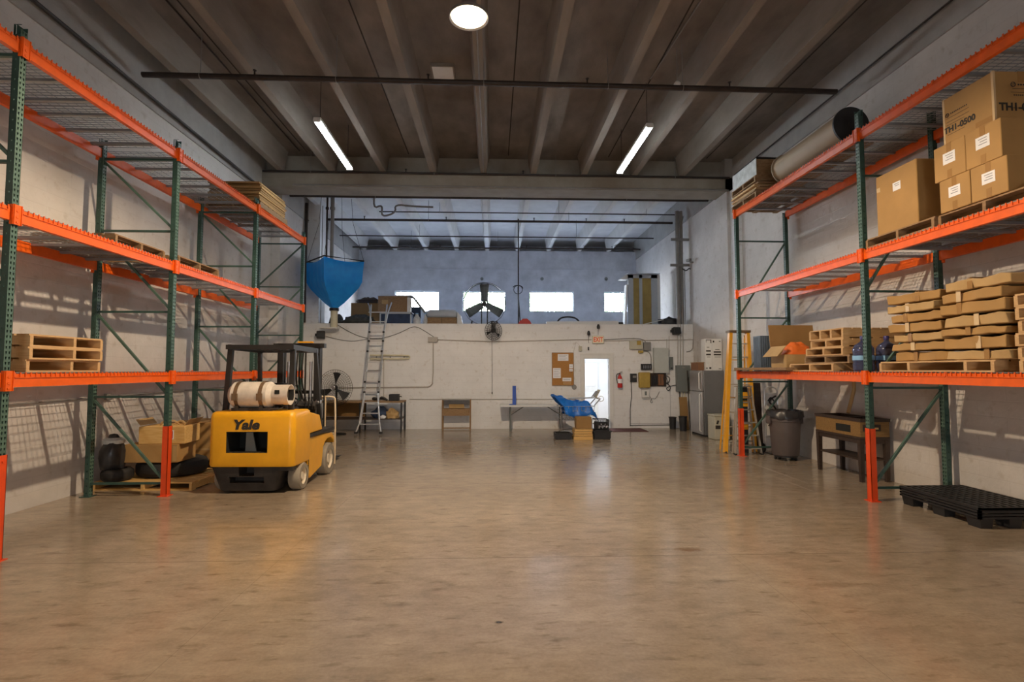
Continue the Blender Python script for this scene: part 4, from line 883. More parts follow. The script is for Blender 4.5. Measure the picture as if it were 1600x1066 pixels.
ladder_steps('stepladder', 'tall yellow stepladder standing folded beside the fridge and the rack end', (5.07,11.38,0), (5.46,11.86,2.66), (5.72,11.38,0), (5.86,11.86,2.66), 8, 'lad_yellow', 'lad_old', (.075,.095), cap=(.50,.20,.05), rear=(((5.14,11.80,0), (5.48,11.99,2.6)), ((5.72,11.80,0), (5.85,11.99,2.6))))
ladder_steps('stepladder', 'short dull aluminium stepladder standing right behind the end rack post', (5.15,11.08,0), (5.30,11.22,1.42), (5.72,11.08,0), (5.58,11.22,1.42), 5, 'lad_old', 'lad_old', (.022,.06), cap=(.36,.12,.03), rear=(((5.19,11.29,0), (5.32,11.29,1.4)), ((5.68,11.29,0), (5.56,11.29,1.4))))
# hand truck with black and white wheel plates
t = thing('hand_truck', 'upright hand truck with white and black panels between the ladders and the bin', 'hand truck', (6.08, 11.30, 0))
q = MB(); q.tube([(-.15,.0,.12), (-.15,.02,1.30), (-.10,.03,1.42), (.10,.03,1.42), (.15,.02,1.30), (.15,0,.12)], .014, 8, sm=1); [q.tube([(-.15,.0,z_), (.15,.0,z_)], .011, 8) for z_ in (.35,.65,.95)]; q.build('tube_frame', 'alu', t)
for z0, z1 in ((.82,1.30), (.38,.66)):
    p_ = MB().bb(-.125,.125,-.02,-.005,z0,z1).build('white_panel', 'white', t); q = MB(); zc = (z0+z1)/2
    q.tube([(.09,-.022,zc+.17), (-.04,-.022,zc+.10), (-.06,-.022,zc+.02), (.03,-.022,zc-.03), (.09,-.022,zc-.13)], .018, 6, sm=2); q.tube([(-.09,-.022,zc+.06), (-.02,-.022,zc+.16), (.05,-.022,zc+.05)], .014, 6, sm=2); q.build('black_swirl', 'ink', p_)
for s in (-1, 1): MB().cyl((s*.17,.05,.10), (s*.21,.05,.10), .10, n=22).build('wheel', 'rubber', t)
MB().bb(-.17,.17,-.24,.0,.0,.012).build('toe_plate', 'blackm', t); MB().cyl((-.2,.05,.10), (.2,.05,.10), .01).build('axle', 'steel', t)
for k, (x, w_, h_, mm) in enumerate(((6.27,.14,1.5,'darkwood'), (5.80,.09,1.35,'wood_old'))):
    pass
o = MB().bb(-.10,.10,-.02,.02,0,1.50).build('wooden_board', 'darkwood', loc=(6.05,11.85,0)); o.rotation_euler = (R(-2),0,0); tag(o, 'dark brown board standing upright behind the short aluminium stepladder', 'board')
t = thing('tool_case', 'yellow and black tool case standing behind the rack end post', 'tool case', (5.50,11.34,0))
q = MB(); q.bb(-.06,.06,-.03,.03,0,1.45); q.build('case_body', 'black', t, bevel=.01)
for z_ in (1.18,1.00,.5): MB().bb(-.062,.062,-.032,.032,z_,z_+.13).build('yellow_band', 'lad_yellow', t)
# fridge, boxes on it
t = thing('refrigerator', 'tall grey two-door fridge standing against the right wall in the far corner', 'refrigerator', (5.95, 14.40, 0))
MB().bb(-.27,.28,-.42,.42,.04,1.78).build('cabinet', 'fridge', t, bevel=.01)
MB().bb(-.335,-.275,-.42,.42,.06,1.21).build('lower_door', 'steel', t, bevel=.012); MB().bb(-.335,-.275,-.42,.42,1.22,1.78).build('freezer_door', 'steel', t, bevel=.012)
for z0, z1 in ((.14,1.16), (1.26,1.74)): MB().tube([(-.335,-.36,z0), (-.375,-.36,z0+.03), (-.375,-.36,z1-.03), (-.335,-.36,z1)], .014, 8).build('door_handle', 'white', t)
MB().bb(-.30,.26,-.40,.40,0,.04).build('base_grille', 'black', t)
zf = 1.782
t = carton('tall white printed carton standing on top of the grey fridge', 6.0, 14.20, zf, .46, .30, .86, m='white', tape='', bev=.004)
def printed(t, y, spec, m='ink'):
    q = MB(); [q.bb(a, b, y-.002, y-.0005, c, d) for a, b, c, d in spec]; q.build('black_printing', m, t)
printed(t, -.15, [(-.21,-.06,.82,.835), (-.085,-.06,.74,.82), (-.21,-.20,.76,.82), (-.02,.02,.76,.81), (.15,.19,.78,.80), (-.21,-.08,.51,.55), (-.21,-.08,.41,.455), (0,.20,.48,.52), (0,.20,.41,.45), (.04,.16,.56,.575), (-.19,-.10,.36,.37), (.02,.19,.36,.37), (-.13,-.075,.04,.09), (-.21,-.18,.04,.08), (.13,.2,.04,.055), (-.19,-.12,.62,.635)])
MB().bb(-.045,-.043,-.151,-.15,0,.86).build('fold_line', 'ink_grey', t)
t = thing('wooden_box', 'flat brown wooden box beside the white carton on top of the fridge', 'box', (5.72, 14.40, zf)); MB().bb(-.12,.04,-.26,.26,0,.21).build('body', 'brown_box', t, bevel=.004); MB().bb(-.13,.05,-.27,.27,.21,.225).build('lid', 'wood_old', t)
t = thing('cool_box', 'small pale grey box with dark mark on the floor beside the fridge', 'box', (5.90, 13.60, 0)); MB().bb(-.20,.20,-.22,.22,0,.60).build('body', 'cream_box', t, bevel=.02); q = MB(); q.bb(-.18,-.05,-.223,-.221,.28,.37); q.box((-.12,-.2225,.45), (.05,.002,.10), (0,R(20),0)); q.build('black_mark', 'ink', t); MB().bb(-.21,.21,-.23,.23,.60,.64).build('lid', 'cream_box', t, bevel=.01)
M['tarp_deep'] = mat('deep_blue_tarpaulin', (.003,.11,.50), .40, var=.14, scale=5, bump=.5, bscale=14, c2=(.006,.18,.66))
M['cabinet'] = mat('pale_grey_enamel', (.50,.53,.51), .4, var=.04)
# ================================================================ MEZZANINE WALL: FITTINGS
def wb(name, label, cat, x0, y0, x1, y1, m, dep=.08, bev=.004, group=None):
    """box fixed on the mezzanine wall; pixel edges measured on the photo at the wall's distance"""
    a, b = at(x0, y1, YM), at(x1, y0, YM); t = thing(name, label, cat, ((a.x+b.x)/2, YM, (a.z+b.z)/2), 0, group); hw, hh = (b.x-a.x)/2, (b.z-a.z)/2
    MB().bb(-hw, hw, -dep, 0, -hh, hh).build('casing', m, t, bevel=bev); t['hw'] = 0; del t['hw']
    return t, hw, hh
def wtube(name, label, cat, pts, r, m, off=.02, sm=0, n=8, Y=None):
    P = [at(x, y, Y or YM)+Vector((0,-off,0)) for x, y in pts]
    o = MB().tube(P, r, n, sm=sm).build(name, m, ang=60); return tag(o, label, cat)
# exit sign
t, hw, hh = wb('exit_sign', 'cream EXIT sign with orange letters above the doorway', 'exit sign', 925, 525, 943, 537, 'cream_box', .06)
MB().bb(-hw+.012, hw-.012, -.063, -.06, -hh+.012, hh-.012).build('sign_face', 'lit_exit', t)
text('letters', 'EXIT', .20, (0, -.064, -.005), (R(90),0,0), 'sign_red', t, .002, 0, .004, sx=.72)
# black wall lamps and speakers
def wlamp(px, py, s, label):
    p = at(px, py, YM); t = thing('wall_floodlight', label, 'floodlight', (p.x, YM, p.z))
    MB().box((0,-.16,0), (.24*s,.16,.22*s), (R(-15),0,R(12))).build('lamp_head', 'black', t, bevel=.02); q = MB(); q.tube([(0,0,-.02),(0,-.10,-.02)], .02); q.cyl((0,-.02,-.02),(0,0,-.02),.05); q.box((-.14*s,-.14,.0), (.06,.08,.08)); q.build('bracket', 'black', t)
wlamp(504, 524, 1.0, 'black floodlight high on the left end of the mezzanine wall above the forklift'); wlamp(1054, 518, 1.0, 'black floodlight high on the wall above the grey electrical panel')
for px, py, lab in ((919,521,'black hanging hook lamp just left of the exit sign'), (934,511,'small black lamp fixed directly above the exit sign')):
    p = at(px, py, YM); t = thing('emergency_lamp', lab, 'lamp', (p.x, YM, p.z)); MB().lathe([(0,.08),(.03,.07),(.05,.0),(.045,-.06),(.0,-.08)], (0,-.09,0), (0,0,1), 16).build('lamp_head', 'black', t); MB().cyl((0,-.09,.02),(0,0,.02),.018).build('arm', 'blackm', t)
    MB().tube([(0,-.06,-.08),(.0,-.05,-.30 if px == 919 else -.25)], .006, 6).build('cord', 'cable', t)
p = at(919, 545, YM); tag(MB().cyl((p.x,YM-.06,p.z-.05),(p.x,YM-.06,p.z+.05),.022,n=10).build('cord_weight','black'), 'small black weight on the cord over the doorway', 'weight')
t, hw, hh = wb('motion_sensor', 'small cream sensor on the wall left above the door frame', 'sensor', 904, 541, 909, 549, 'cream_box', .05)
# clipped wall fan
p = at(771, 518, YM); t = thing('wall_fan', 'black caged wall fan fixed high on the mezzanine wall', 'fan', (p.x, YM-.30, p.z)); t.rotation_euler = (0,0,R(28))
def cage_fan(t, r, dep, nb, spokes, mcage='mesh_dark', hub=.22, rings=5, bl='black', wire=.004, bw=.36):
    q = MB()
    for s in (-1, 1):
        for k in range(1, rings+1):
            f_ = k/rings; q.ring((0, s*dep*(1-f_*f_)*.9, 0), (0,1,0), r*f_, wire if k < rings else wire*2.2, 40, 5)
        for j in range(spokes):
            a = 2*math.pi*j/spokes; q.tube([(r*f_*math.cos(a), s*dep*(1-f_*f_)*.9, r*f_*math.sin(a)) for f_ in (.12,.4,.7,1)], wire*.8, 4)
    q.build('cage', mcage, t, smooth=False)
    q = MB()
    for k in range(nb):
        a0 = 2*math.pi*k/nb+1.45; V = []
        for i in range(6):
            rr_ = r*(.12+.74*i/5)
            for j in range(5): u = (j/4-.5)*bw*(.7+.6*i/5); a = a0+u; V.append((rr_*math.cos(a), u*dep*1.1, rr_*math.sin(a)))
        q.add(V, [(i*5+j, i*5+j+1, (i+1)*5+j+1, (i+1)*5+j) for i in range(5) for j in range(4)])
    q.build('fan_blades', bl, t)
    MB().lathe([(0,-.07), (r*hub*.6,-.06), (r*hub,-.02), (r*hub,.05), (0,.08)], (0,0,0), (0,1,0), 20).build('motor', 'black', t)
cage_fan(t, .29, .10, 3, 24)
q = MB(); q.tube([(0,.08,0),(.02,.14,.10),(.08,.20,.24)], .022); q.cyl((.08,.17,.26),(.08,.24,.26),.055,n=14); q.build('bracket_arm', 'blackm', t); MB().cyl((.08,.16,.26),(.08,.17,.26),.025,n=12).build('bracket_knob', 'steel', t)
MB().tube([(-.02,.06,-.15),(0,.08,-1.1),(0,.08,-1.85)], .006, 6).cyl((0,.08,-1.92),(0,.08,-1.85),.016).build('pull_cord', 'cable', t)
# conduits and swags of cable
wtube('conduit', 'grey conduit dropping from the junction box and turning left along the wall', 'conduit', [(677,536),(677,598),(671,605),(660,605),(530,606)], .018, 'conduit_wall', sm=1)
wtube('conduit', 'long conduit running right from the junction box past the wall fan to the exit sign', 'conduit', [(684,531),(770,534),(905,531),(924,531)], .014, 'conduit_wall')
wtube('conduit', 'conduit from the exit sign to the cream boxes on the right', 'conduit', [(943,531),(985,529),(1005,530),(1010,537)], .012, 'conduit', sm=1)
wtube('conduit', 'second conduit running right below the top of the wall to the corner', 'conduit', [(943,533),(1083,531)], .011, 'conduit_wall')
wtube('conduit', 'low horizontal conduit along the wall behind the folding table', 'conduit', [(640,624),(781,624),(900,624)], .012, 'conduit_wall')
wtube('conduit', 'vertical conduit right of the long ladder', 'conduit', [(600,560),(600,626)], .010, 'conduit_wall')
wtube('cable', 'slack cable swagging from the wall top down to the ladder', 'cable', [(528,508),(548,520),(568,528),(588,530),(610,526),(630,518),(647,509),(662,516),(684,531)], .008, 'cable', sm=2)
wtube('cable', 'thin slack cable from the left floodlight to the ladder', 'cable', [(510,526),(530,531),(552,534),(572,530),(600,530)], .006, 'cable', sm=2)
wtube('conduit', 'thin conduit from the sensor up to the long conduit', 'conduit', [(906,541),(900,534),(896,550),(895,600)], .005, 'conduit_wall')
t, hw, hh = wb('junction_box', 'wide pale junction box on the mezzanine wall between the ladder and the wall fan', 'junction box', 669, 527, 684, 535, 'conduit_wall', .08)
MB().lathe([(.0,-.06),(.06,-.05),(.07,0)], (.10,-.06,-.02), (0,-1,0), 14).build('round_cover', 'conduit_wall', t)
# hose rack / heater tube on the wall behind the ladder
p0, p1 = at(579, 558, YM), at(641, 558, YM); t = thing('wall_rail', 'long cream rounded tube loop on the wall behind the ladder', 'wall tube', ((p0.x+p1.x)/2, YM, p0.z)); L = (p1.x-p0.x)/2
MB().tube([(-L,-.06,.05),(L-.05,-.06,.05),(L,-.06,.0),(L-.05,-.06,-.06),(-L,-.06,-.06)], .026, 8, sm=1).build('loop_tube', 'pvc', t); q = MB(); [q.bb(x-.012,x+.012,-.05,0,-.07,.06) for x in (-L*.7,0,L*.7)]; q.build('clip', 'conduit', t)
# cork board
t, hw, hh = wb('cork_board', 'brown cork notice board with pinned papers left of the doorway', 'notice board', 863, 552, 895.5, 602, 'cork', .03, .003)
q = MB(); q.bb(-hw-.012,hw+.012,-.036,0,hh,hh+.015); q.bb(-hw-.012,hw+.012,-.036,0,-hh-.015,-hh); q.bb(-hw-.012,-hw,-.036,0,-hh,hh); q.bb(hw,hw+.012,-.036,0,-hh,hh); q.build('frame', 'wood_old', t)
def note(u0, v0, u1, v1, m='paper', ln=4, inkm='ink_grey', head=None):
    x0, x1 = -hw+2*hw*u0, -hw+2*hw*u1; z1, z0 = hh-2*hh*v0, hh-2*hh*v1
    n_ = MB().bb(x0, x1, -.034, -.0305, z0, z1).build('pinned_paper', m, t); q = MB()
    for k in range(ln): zc = z1-(z1-z0)*(k+.8)/(ln+.6); q.bb(x0+(x1-x0)*.12, x1-(x1-x0)*(.12+.15*(k % 2)), -.0348, -.034, zc-.004, zc+.004)
    if head: zc = z1-(z1-z0)*.12; q.bb(x0+.01, x1-.01, -.0349, -.034, zc-.01, zc+.01)
    q.build('written_lines', inkm, n_)
note(.26,.03,.77,.24); note(.03,.47,.40,.78, ln=5); note(.80,.35,.98,.47, ln=1); note(.80,.49,.97,.57, ln=1, inkm='ink'); note(.48,.77,.90,.88, ln=1, inkm='ink'); note(.52,.89,.88,.98, 'card2', 1, 'red')
q = MB(); [q.cyl((-hw+2*hw*u,-.045,hh-2*hh*v),(-hw+2*hw*u,-.034,hh-2*hh*v),.012,n=8) for u, v in ((.38,.80),(.9,.60))]; q.build('push_pins', 'black', t)
p = at(897, 605, YM); t = thing('round_gauge', 'round grey dial at the lower right corner of the cork board', 'gauge', (p.x, YM, p.z)); MB().lathe([(0,.05),(.065,.05),(.075,.03),(.07,0)], (0,0,0), (0,-1,0), 22).build('dial', 'conduit', t)
# fire extinguisher
p = at(967.5, 606, YM); t = thing('fire_extinguisher', 'small red fire extinguisher with a white label hung right of the doorway', 'fire extinguisher', (p.x, YM-.10, p.z))
MB().lathe([(0,.0),(.07,.005),(.075,.03),(.075,.28),(.055,.35),(.025,.38),(.02,.42),(0,.42)], n=22).build('cylinder', 'red', t); MB().lathe([(.0765,.14),(.0765,.27)], n=22).build('label', 'paper', t)
q = MB(); q.cyl((0,0,.41),(0,0,.45),.02,n=10); q.bar((-.01,0,.45),(.08,0,.47),.02,.01); q.bar((-.01,0,.47),(.08,0,.51),.02,.01); q.build('valve_handle', 'blackm', t); MB().tube([(-.02,0,.44),(-.10,0,.42),(-.11,0,.30),(-.085,-.02,.14)], .012, 8, sm=2).build('hose', 'rubber', t); MB().bb(-.03,.03,.06,.10,.30,.44).build('wall_bracket', 'steel', t)
# electrical corner
t, hw, hh = wb('control_box', 'long cream control box high on the wall right of the exit sign', 'electrical box', 983, 533, 1003, 546, 'cream_box', .10); q = MB().bb(.02,.14,-.125,-.10,.0,.13).build('yellow_cover', 'olive', t)
t, hw, hh = wb('junction_box', 'small pale blue-grey junction box above the white cabinet', 'junction box', 1005, 535, 1016, 548, 'conduit', .08)
t, hw, hh = wb('alarm_horn', 'small olive horn below the cream control box', 'horn', 997, 548, 1004, 552, 'olive', .08)
wtube('conduit', 'curved conduit from the olive horn down to the white cabinet', 'conduit', [(1003,549),(1012,549),(1017,555),(1017,572)], .014, 'conduit', sm=2)
t, hw, hh = wb('transformer_box', 'black slotted box above the yellow casing on the wall', 'electrical box', 1001, 569, 1017, 578, 'black', .09); q = MB(); [q.bb(-.1+.05*k,-.08+.05*k,-.092,-.09,-.05,.05) for k in range(5)]; q.build('slots', 'ink_grey', t)
t, hw, hh = wb('meter_box', 'rounded yellow casing on the wall, left of the open brown box', 'electrical box', 997, 582, 1014, 606, 'olive', .16, .03)
t, hw, hh = wb('card_reader', 'black device with a pale label right of the fire extinguisher', 'electrical box', 984.5, 584, 994, 597, 'black', .07); MB().bb(-.03,.085,-.072,-.07,.0,.07).build('pale_label', 'conduit', t)
wtube('conduit', 'vertical cable from the black device down to the floor and right along the wall foot', 'cable', [(986,597),(986.5,620),(984.5,640),(984.5,666)], .012, 'cable')
wtube('cable', 'black cable along the wall foot below the electrical boxes', 'cable', [(985,665),(1010,664.5),(1046,664)], .010, 'cable')
t, hw, hh = wb('wall_cabinet', 'tall plain white cabinet on the wall above the open brown box', 'cabinet', 1020, 544, 1042, 583, 'cabinet', .16, .004)
for k, (x0, x1, mm, dp) in enumerate(((1015.5,1021,'darkwood',.10),(1021,1027,'black',.09))): pass
t, hw, hh = wb('relay_board', 'open brown wiring panel with copper parts below the white cabinet', 'electrical panel', 1016, 583, 1040, 604, 'darkwood', .05)
q = MB(); q.bb(-.02,.15,-.10,-.05,-.17,.17); q.build('copper_block', 'brown_box', t); q = MB(); [q.bb(-.21+.05*k,-.17+.05*k,-.09,-.05,-.15+.04*(k % 2),.12) for k in range(4)]; q.build('relays', 'black', t)
q = MB(); [q.tube([(-.15+.09*k,-.08,.18),(-.12+.09*k,-.12,.05*(k % 3)-.05),(-.2+.13*k,-.08,-.2)], .008, 6, sm=2) for k in range(5)]; q.build('wires', 'cable', t)
wtube('cable', 'tangle of grey wires hanging below the brown wiring panel', 'cable', [(1036,586),(1047,590),(1043,600),(1036,596),(1048,604),(1044,612),(1039,606),(1052,602),(1058,602)], .012, 'cable', .05, sm=2)
wtube('cable', 'loop of thin wire hanging under the small white box', 'cable', [(1008,613),(1016,620),(1020,630),(1015,629),(1018,622),(1024,624),(1030,612)], .006, 'cable', .03, sm=2)
t, hw, hh = wb('timer_box', 'small white box with a dark button under the yellow casing', 'electrical box', 1002, 609, 1013, 621, 'white', .10); MB().bb(-.03,.035,-.103,-.10,-.05,.07).build('dark_button', 'panel_grey', t); MB().bb(-.10,.12,-.10,-.0,-.15,-.135).build('shelf_lip', 'white', t)
t, hw, hh = wb('intercom', 'narrow grey switch plate left of the grey electrical panel', 'switch', 1046, 558, 1051, 578, 'panel_grey', .05); MB().bb(-.03,.03,-.053,-.05,-.17,-.13).build('black_switch', 'black', t)
t, hw, hh = wb('electrical_panel', 'large grey electrical panel on the wall beside the fridge', 'electrical panel', 1055.5, 571, 1075.5, 612, 'panel_grey', .16, .006); MB().bb(-.045,.045,-.163,-.16,hh-.09,hh-.05).build('name_plate', 'conduit', t); MB().bb(.14,.155,-.165,-.16,-.38,.05).build('door_seam', 'ink', t); MB().bb(hw-.11,hw-.08,-.19,-.16,-.06,.02).build('latch', 'black', t)
for k, px in enumerate((1058,1062,1066)):
    wtube('conduit', ('left', 'middle', 'right')[k]+' of the three thin conduits rising from the grey electrical panel', 'conduit', [(px,571),(px+.4,506)], .012, 'conduit_wall', .05)
for k, px in enumerate((1060.5,1064,1068)):
    wtube('conduit', ('left black', 'middle cream', 'right cream')[k]+' pipe dropping from the grey electrical panel to the floor', 'conduit', [(px,612),(px+1,655)], .016, 'pipe_dark' if k == 0 else 'pvc', .08)
for px, y0, y1, lab in ((1041.5,535,560,'left'),(1045,530,556,'right')): wtube('conduit', lab+' thin vertical conduit above the narrow switch plate', 'conduit', [(px,y0-5),(px,y1)], .008, 'conduit_wall')
wtube('conduit', 'hooked conduit near the corner above the grey electrical panel', 'conduit', [(1083,480),(1083,542),(1079,549),(1072,550)], .012, 'conduit', .03, sm=1)
t, hw, hh = wb('access_hatch', 'large pale hatch panel low on the wall under the electrical boxes', 'hatch', 985.5, 602, 1046.5, 662, 'block_x', .012, .003)
MB().bb(-hw-.01,hw+.01,-.006,0,-hh-.012,-hh).bb(hw,hw+.01,-.006,0,-hh,hh).build('edge_gap', 'ink_grey', t)
# mats
a = atz(946,676); o = MB().bb(-.62,.42,-.42,.42,0,.012).build('door_mat', 'mat_red', loc=(4.12,15.66,0), bevel=.004); tag(o, 'dark red mat on the floor in front of the doorway', 'mat')
# brown board and bins beside the fridge
o = MB().bb(-.12,.12,-.015,.015,0,.98).build('cardboard_sheet', 'card3', loc=(5.80,15.75,0)); o.rotation_euler = (R(-8),0,0); tag(o, 'brown board leaning against the wall left of the fridge', 'board')
for k, (x, y, h_, w_, lab) in enumerate(((5.46,15.85,.36,.11,'narrow dark bin against the wall under the grey electrical panel'), (5.62,15.42,.42,.12,'taller black bin just in front of the brown board by the fridge'))):
    t = thing('waste_bin', lab, 'bin', (x, y, 0), 0, 'black bins near the fridge'); MB().lathe([(0,.0),(w_*.8,0),(w_,h_),(w_*.9,h_),(w_*.7,.03),(0,.03)], n=18).build('bin_body', 'black', t); MB().ring((0,0,h_), (0,0,1), w_, .012, 20, 6).build('rim', 'rubber', t)
o = MB().tube([(5.95,15.72,0),(5.96,15.92,1.78)], .014).build('broom_handle', 'ink'); tag(o, 'thin black broom handle leaning beside the electrical panel', 'broom')
# ================================================================ MEZZANINE WALL FOOT: FURNITURE
t = thing('workbench', 'long brown two-level workbench against the mezzanine wall behind the ladder', 'workbench', (-3.78, 15.50, 0)); hx = 1.20
MB().bb(-hx,hx,-.33,.36,.86,.90).build('bench_top', 'wood_old', t, bevel=.004); MB().bb(-hx+.03,hx-.03,-.30,.34,.38,.405).build('lower_shelf', 'darkwood', t)
for x in (-hx+.03, 0, hx-.03):
    for y in (-.30, .33): MB().bb(x-.022,x+.022,y-.022,y+.022,0,.86).build('leg', 'blackm', t)
MB().bb(-hx+.05,.0,.30,.32,.42,.86).build('back_panel', 'card3', t)
def junk(name, label, cat, loc, size, m, seed, n=7, parent=None):
    rnd = random.Random(seed); q = MB()
    for k in range(n):
        s = (rnd.uniform(.25,.5)*size[0], rnd.uniform(.3,.6)*size[1], rnd.uniform(.25,.6)*size[2]); c = (rnd.uniform(-.32,.32)*size[0], rnd.uniform(-.2,.2)*size[1], s[2]/2+rnd.uniform(0,.35)*size[2])
        q.box(c, s, (rnd.uniform(-.3,.3), rnd.uniform(-.3,.3), rnd.uniform(-1,1)))
    return tag(q.build(name, m, parent, loc=loc, bevel=.006), label, cat)
t = thing('power_supply', 'square black box on the right end of the workbench', 'box', (-2.86, 15.45, .901)); MB().bb(-.14,.14,-.12,.12,0,.19).build('body', 'black', t, bevel=.01); MB().tube([(.14,0,.12),(.20,0,.13),(.21,0,.10)], .012).build('knob', 'black', t)
o = MB().tube([(-3.05,15.4,.92),(-3.2,15.35,1.03),(-3.3,15.45,.93),(-3.45,15.4,1.0),(-3.5,15.5,.93),(-3.3,15.5,.96),(-3.1,15.45,.95)], .03, 8, sm=2).build('coiled_cable', 'cable', ang=70); tag(o, 'dark coil of cable left of the black box on the workbench', 'cable coil')
o = blob('canvas_bag', 'dark bag hanging low on the right part of the workbench shelf', 'bag', (-3.25,15.50,.405), (.26,.22,.20), 'navy', 12, .2)
o = blob('crumpled_paper', 'heap of crumpled beige paper on the right end of the workbench shelf', 'paper heap', (-2.92,15.42,.405), (.20,.2,.16), 'card2', 13, .35, fine=5)
o = blob('rag', 'small white rag between the dark bag and the paper heap on the shelf', 'rag', (-3.14,15.24,.405), (.09,.08,.06), 'paper', 14, .3)
# pedestal fan behind the forklift
t = thing('pedestal_fan', 'large dark caged pedestal fan between the forklift and the workbench', 'fan', (-4.36, 14.74, 0)); hd = D.objects.new('fan_head', None); COL.objects.link(hd)
hd.parent = t; hd.location = (0,0,1.30); hd.rotation_euler = (0,0,R(-8))
cage_fan(hd, .50, .12, 3, 44, rings=9, wire=.0028, bw=.5, hub=.13); MB().lathe([(0,.015),(.05,.012),(.055,0)], (0,-.125,0), (0,-1,0), 18).ring((0,-.13,0),(0,1,0),.055,.006,20,5).build('hub_badge', 'steel', hd)
MB().cyl((0,.14,.03),(0,.14,1.25),.03,n=12).build('pole', 'blackm', t); MB().lathe([(0,0),(.28,0),(.28,.02),(.05,.05),(0,.05)], (0,.14,0), n=24).build('base', 'blackm', t)
# long ladder
t = thing('extension_ladder', 'long silver multi-section ladder leaning up over the mezzanine edge', 'ladder', (-3.6, 14.9, 0)); o_ = Vector(t.location)
def lp(px, py):   # points on the leaning ladder plane: floor at y=14.8, wall top at 15.98
    z = 0; Y = 14.8
    for _ in range(6): p = at(px, py, Y); Y = 14.8+max(0,p.z)*(1.16/3.3)
    return at(px, py, Y)-o_
Lr = [(563,663),(568,629),(571.5,596),(577,520),(580,476)]; Rr = [(593,663),(591,629),(594,596),(600,520),(605,476)]
for nm, P_, m_ in (('side_rail',Lr,0),('side_rail',Rr,0)): MB().tube([lp(*p) for p in P_], .024, 4).build(nm, 'alu', t, smooth=False)
for P_ in ([(570,612),(561,663),(556,676)], [(590,612),(593,663),(595,676)]): r_ = MB().tube([lp(*p) for p in P_], .026, 6).build('flared_foot_rail', 'alu', t); MB().box(lp(*P_[-1])+Vector((0,0,-.005)), (.08,.10,.05)).build('rubber_foot', 'rubber', r_)
for P_ in ([(580,505),(577,478),(575,474)], [(600,520),(606,490),(612,473)]): MB().tube([lp(*p) for p in P_], .020, 6).build('top_rail', 'alu', t)
for k, (xa, xb, y) in enumerate(((561,593,663),(563,592,646),(568,591,629),(569,592,613),(570,593,597),(572,595,582),(573,596,566),(574,597,549),(576,599,533),(577,600,519),(578,602,503),(576,608,488))):
    dk = k in (3,4,7,8,9); MB().bar(lp(xa,y), lp(xb,y), .05, .028).build('rung', 'alu', t)
    q = MB(); [q.box(lp(x_,y), (.06,.06,.05)) for x_ in (xa+.5, xb-.5)]
    if dk: q.build('lock_joint', 'black', t)
# small metal side table
t = thing('metal_stand', 'small brown metal stand with a slanted tray against the mezzanine wall', 'stand', (-1.08, 15.86, 0)); hx = .41
for s in (-1,1):
    for y in (-.16,.16): MB().bb(s*hx-.015,s*hx+.015,y-.015,y+.015,0,.92).build('leg', 'wood_old', t)
MB().bb(-hx,hx,-.18,.18,.90,.92).build('stand_top', 'conduit', t); MB().bb(-hx+.02,hx-.02,.14,.16,.72,.90).build('back_plate', 'conduit', t); q = MB(); q.bb(-hx+.02,hx-.02,-.16,.15,.62,.64); q.bb(-hx+.02,hx-.02,-.17,-.16,.44,.64); q.build('tray', 'wood_old', t); MB().bb(-hx,hx,.13,.15,.03,.06).build('foot_bar', 'wood_old', t)
MB().box((0,.0,.71), (.45,.2,.012), (R(30),0,R(6))).build('loose_sheet', 'card2', t)
# folding table
t = thing('folding_table', 'long white folding table with grey legs against the mezzanine wall', 'table', (1.27, 15.62, 0)); hx = 1.05
MB().bb(-hx,hx,-.36,.40,.725,.765).build('table_top', 'white', t, bevel=.008)
for s in (-1,1):
    q = MB(); x = s*.75
    for y in (-.28,.30): q.tube([(x,y,.725),(x,y,.03),(x,y,.0)], .018, 8)
    q.tube([(x,-.28,.45),(x,.30,.45)], .012, 8); q.tube([(x,.02,.45),(x-s*.42,.02,.72)], .013, 8); q.build('leg_frame', 'panel_grey', t)
q = MB(); q.bb(-.10,.06,-.01,.01,0,.012); q.box((.0,.0,.31), (.10,.03,.60), (0,R(0),0)); 
t2 = thing('blue_panel', 'upright narrow blue plastic strip standing on the folding table', 'panel', (.63, 15.60, .766)); MB().bb(-.045,.06,-.02,.02,0,.56).build('strip', 'blue_plastic', t2, bevel=.004); MB().bb(-.14,-.045,-.04,.04,0,.02).build('foot', 'blue_plastic', t2)
# cart heap with blue tarpaulin
t = thing('shopping_cart', 'wire cart covered with a blue tarpaulin, standing by the doorway', 'cart', (2.26, 14.35, 0))
q = MB()
for i in range(9): q.tube([(-.42+.105*i,-.28,.46),(-.46+.115*i,-.32,.82)], .006, 5); q.tube([(-.42+.105*i,.28,.46),(-.46+.115*i,.32,.82)], .006, 5); q.tube([(-.42+.105*i,-.28,.46),(-.42+.105*i,.28,.46)], .006, 5)
for z in (.46,.58,.70,.82): f_ = 1+(z-.46)*.3; q.tube([(-.43*f_,-.28*f_,z),(.43*f_,-.28*f_,z),(.43*f_,.28*f_,z),(-.43*f_,.28*f_,z)], .007, 5, True)
q.build('wire_basket', 'galv', t, smooth=False)
q = MB(); [q.tube([(sx*.40,sy*.24,.46),(sx*.42,sy*.25,.10)], .012, 6) for sx in (-1,1) for sy in (-1,1)]; [q.tube([(-.42,sy*.25,.16),(.42,sy*.25,.16)], .012, 6) for sy in (-1,1)]; q.tube([(.46,-.30,.84),(.62,-.30,1.02),(.62,.30,1.02),(.46,.30,.84)], .016, 8); q.build('chassis', 'galv', t)
for sx in (-1,1):
    for sy in (-1,1): MB().cyl((sx*.42,sy*.25-.015,.05),(sx*.42,sy*.25+.015,.05),.05,n=16).build('wheel', 'rubber', t)
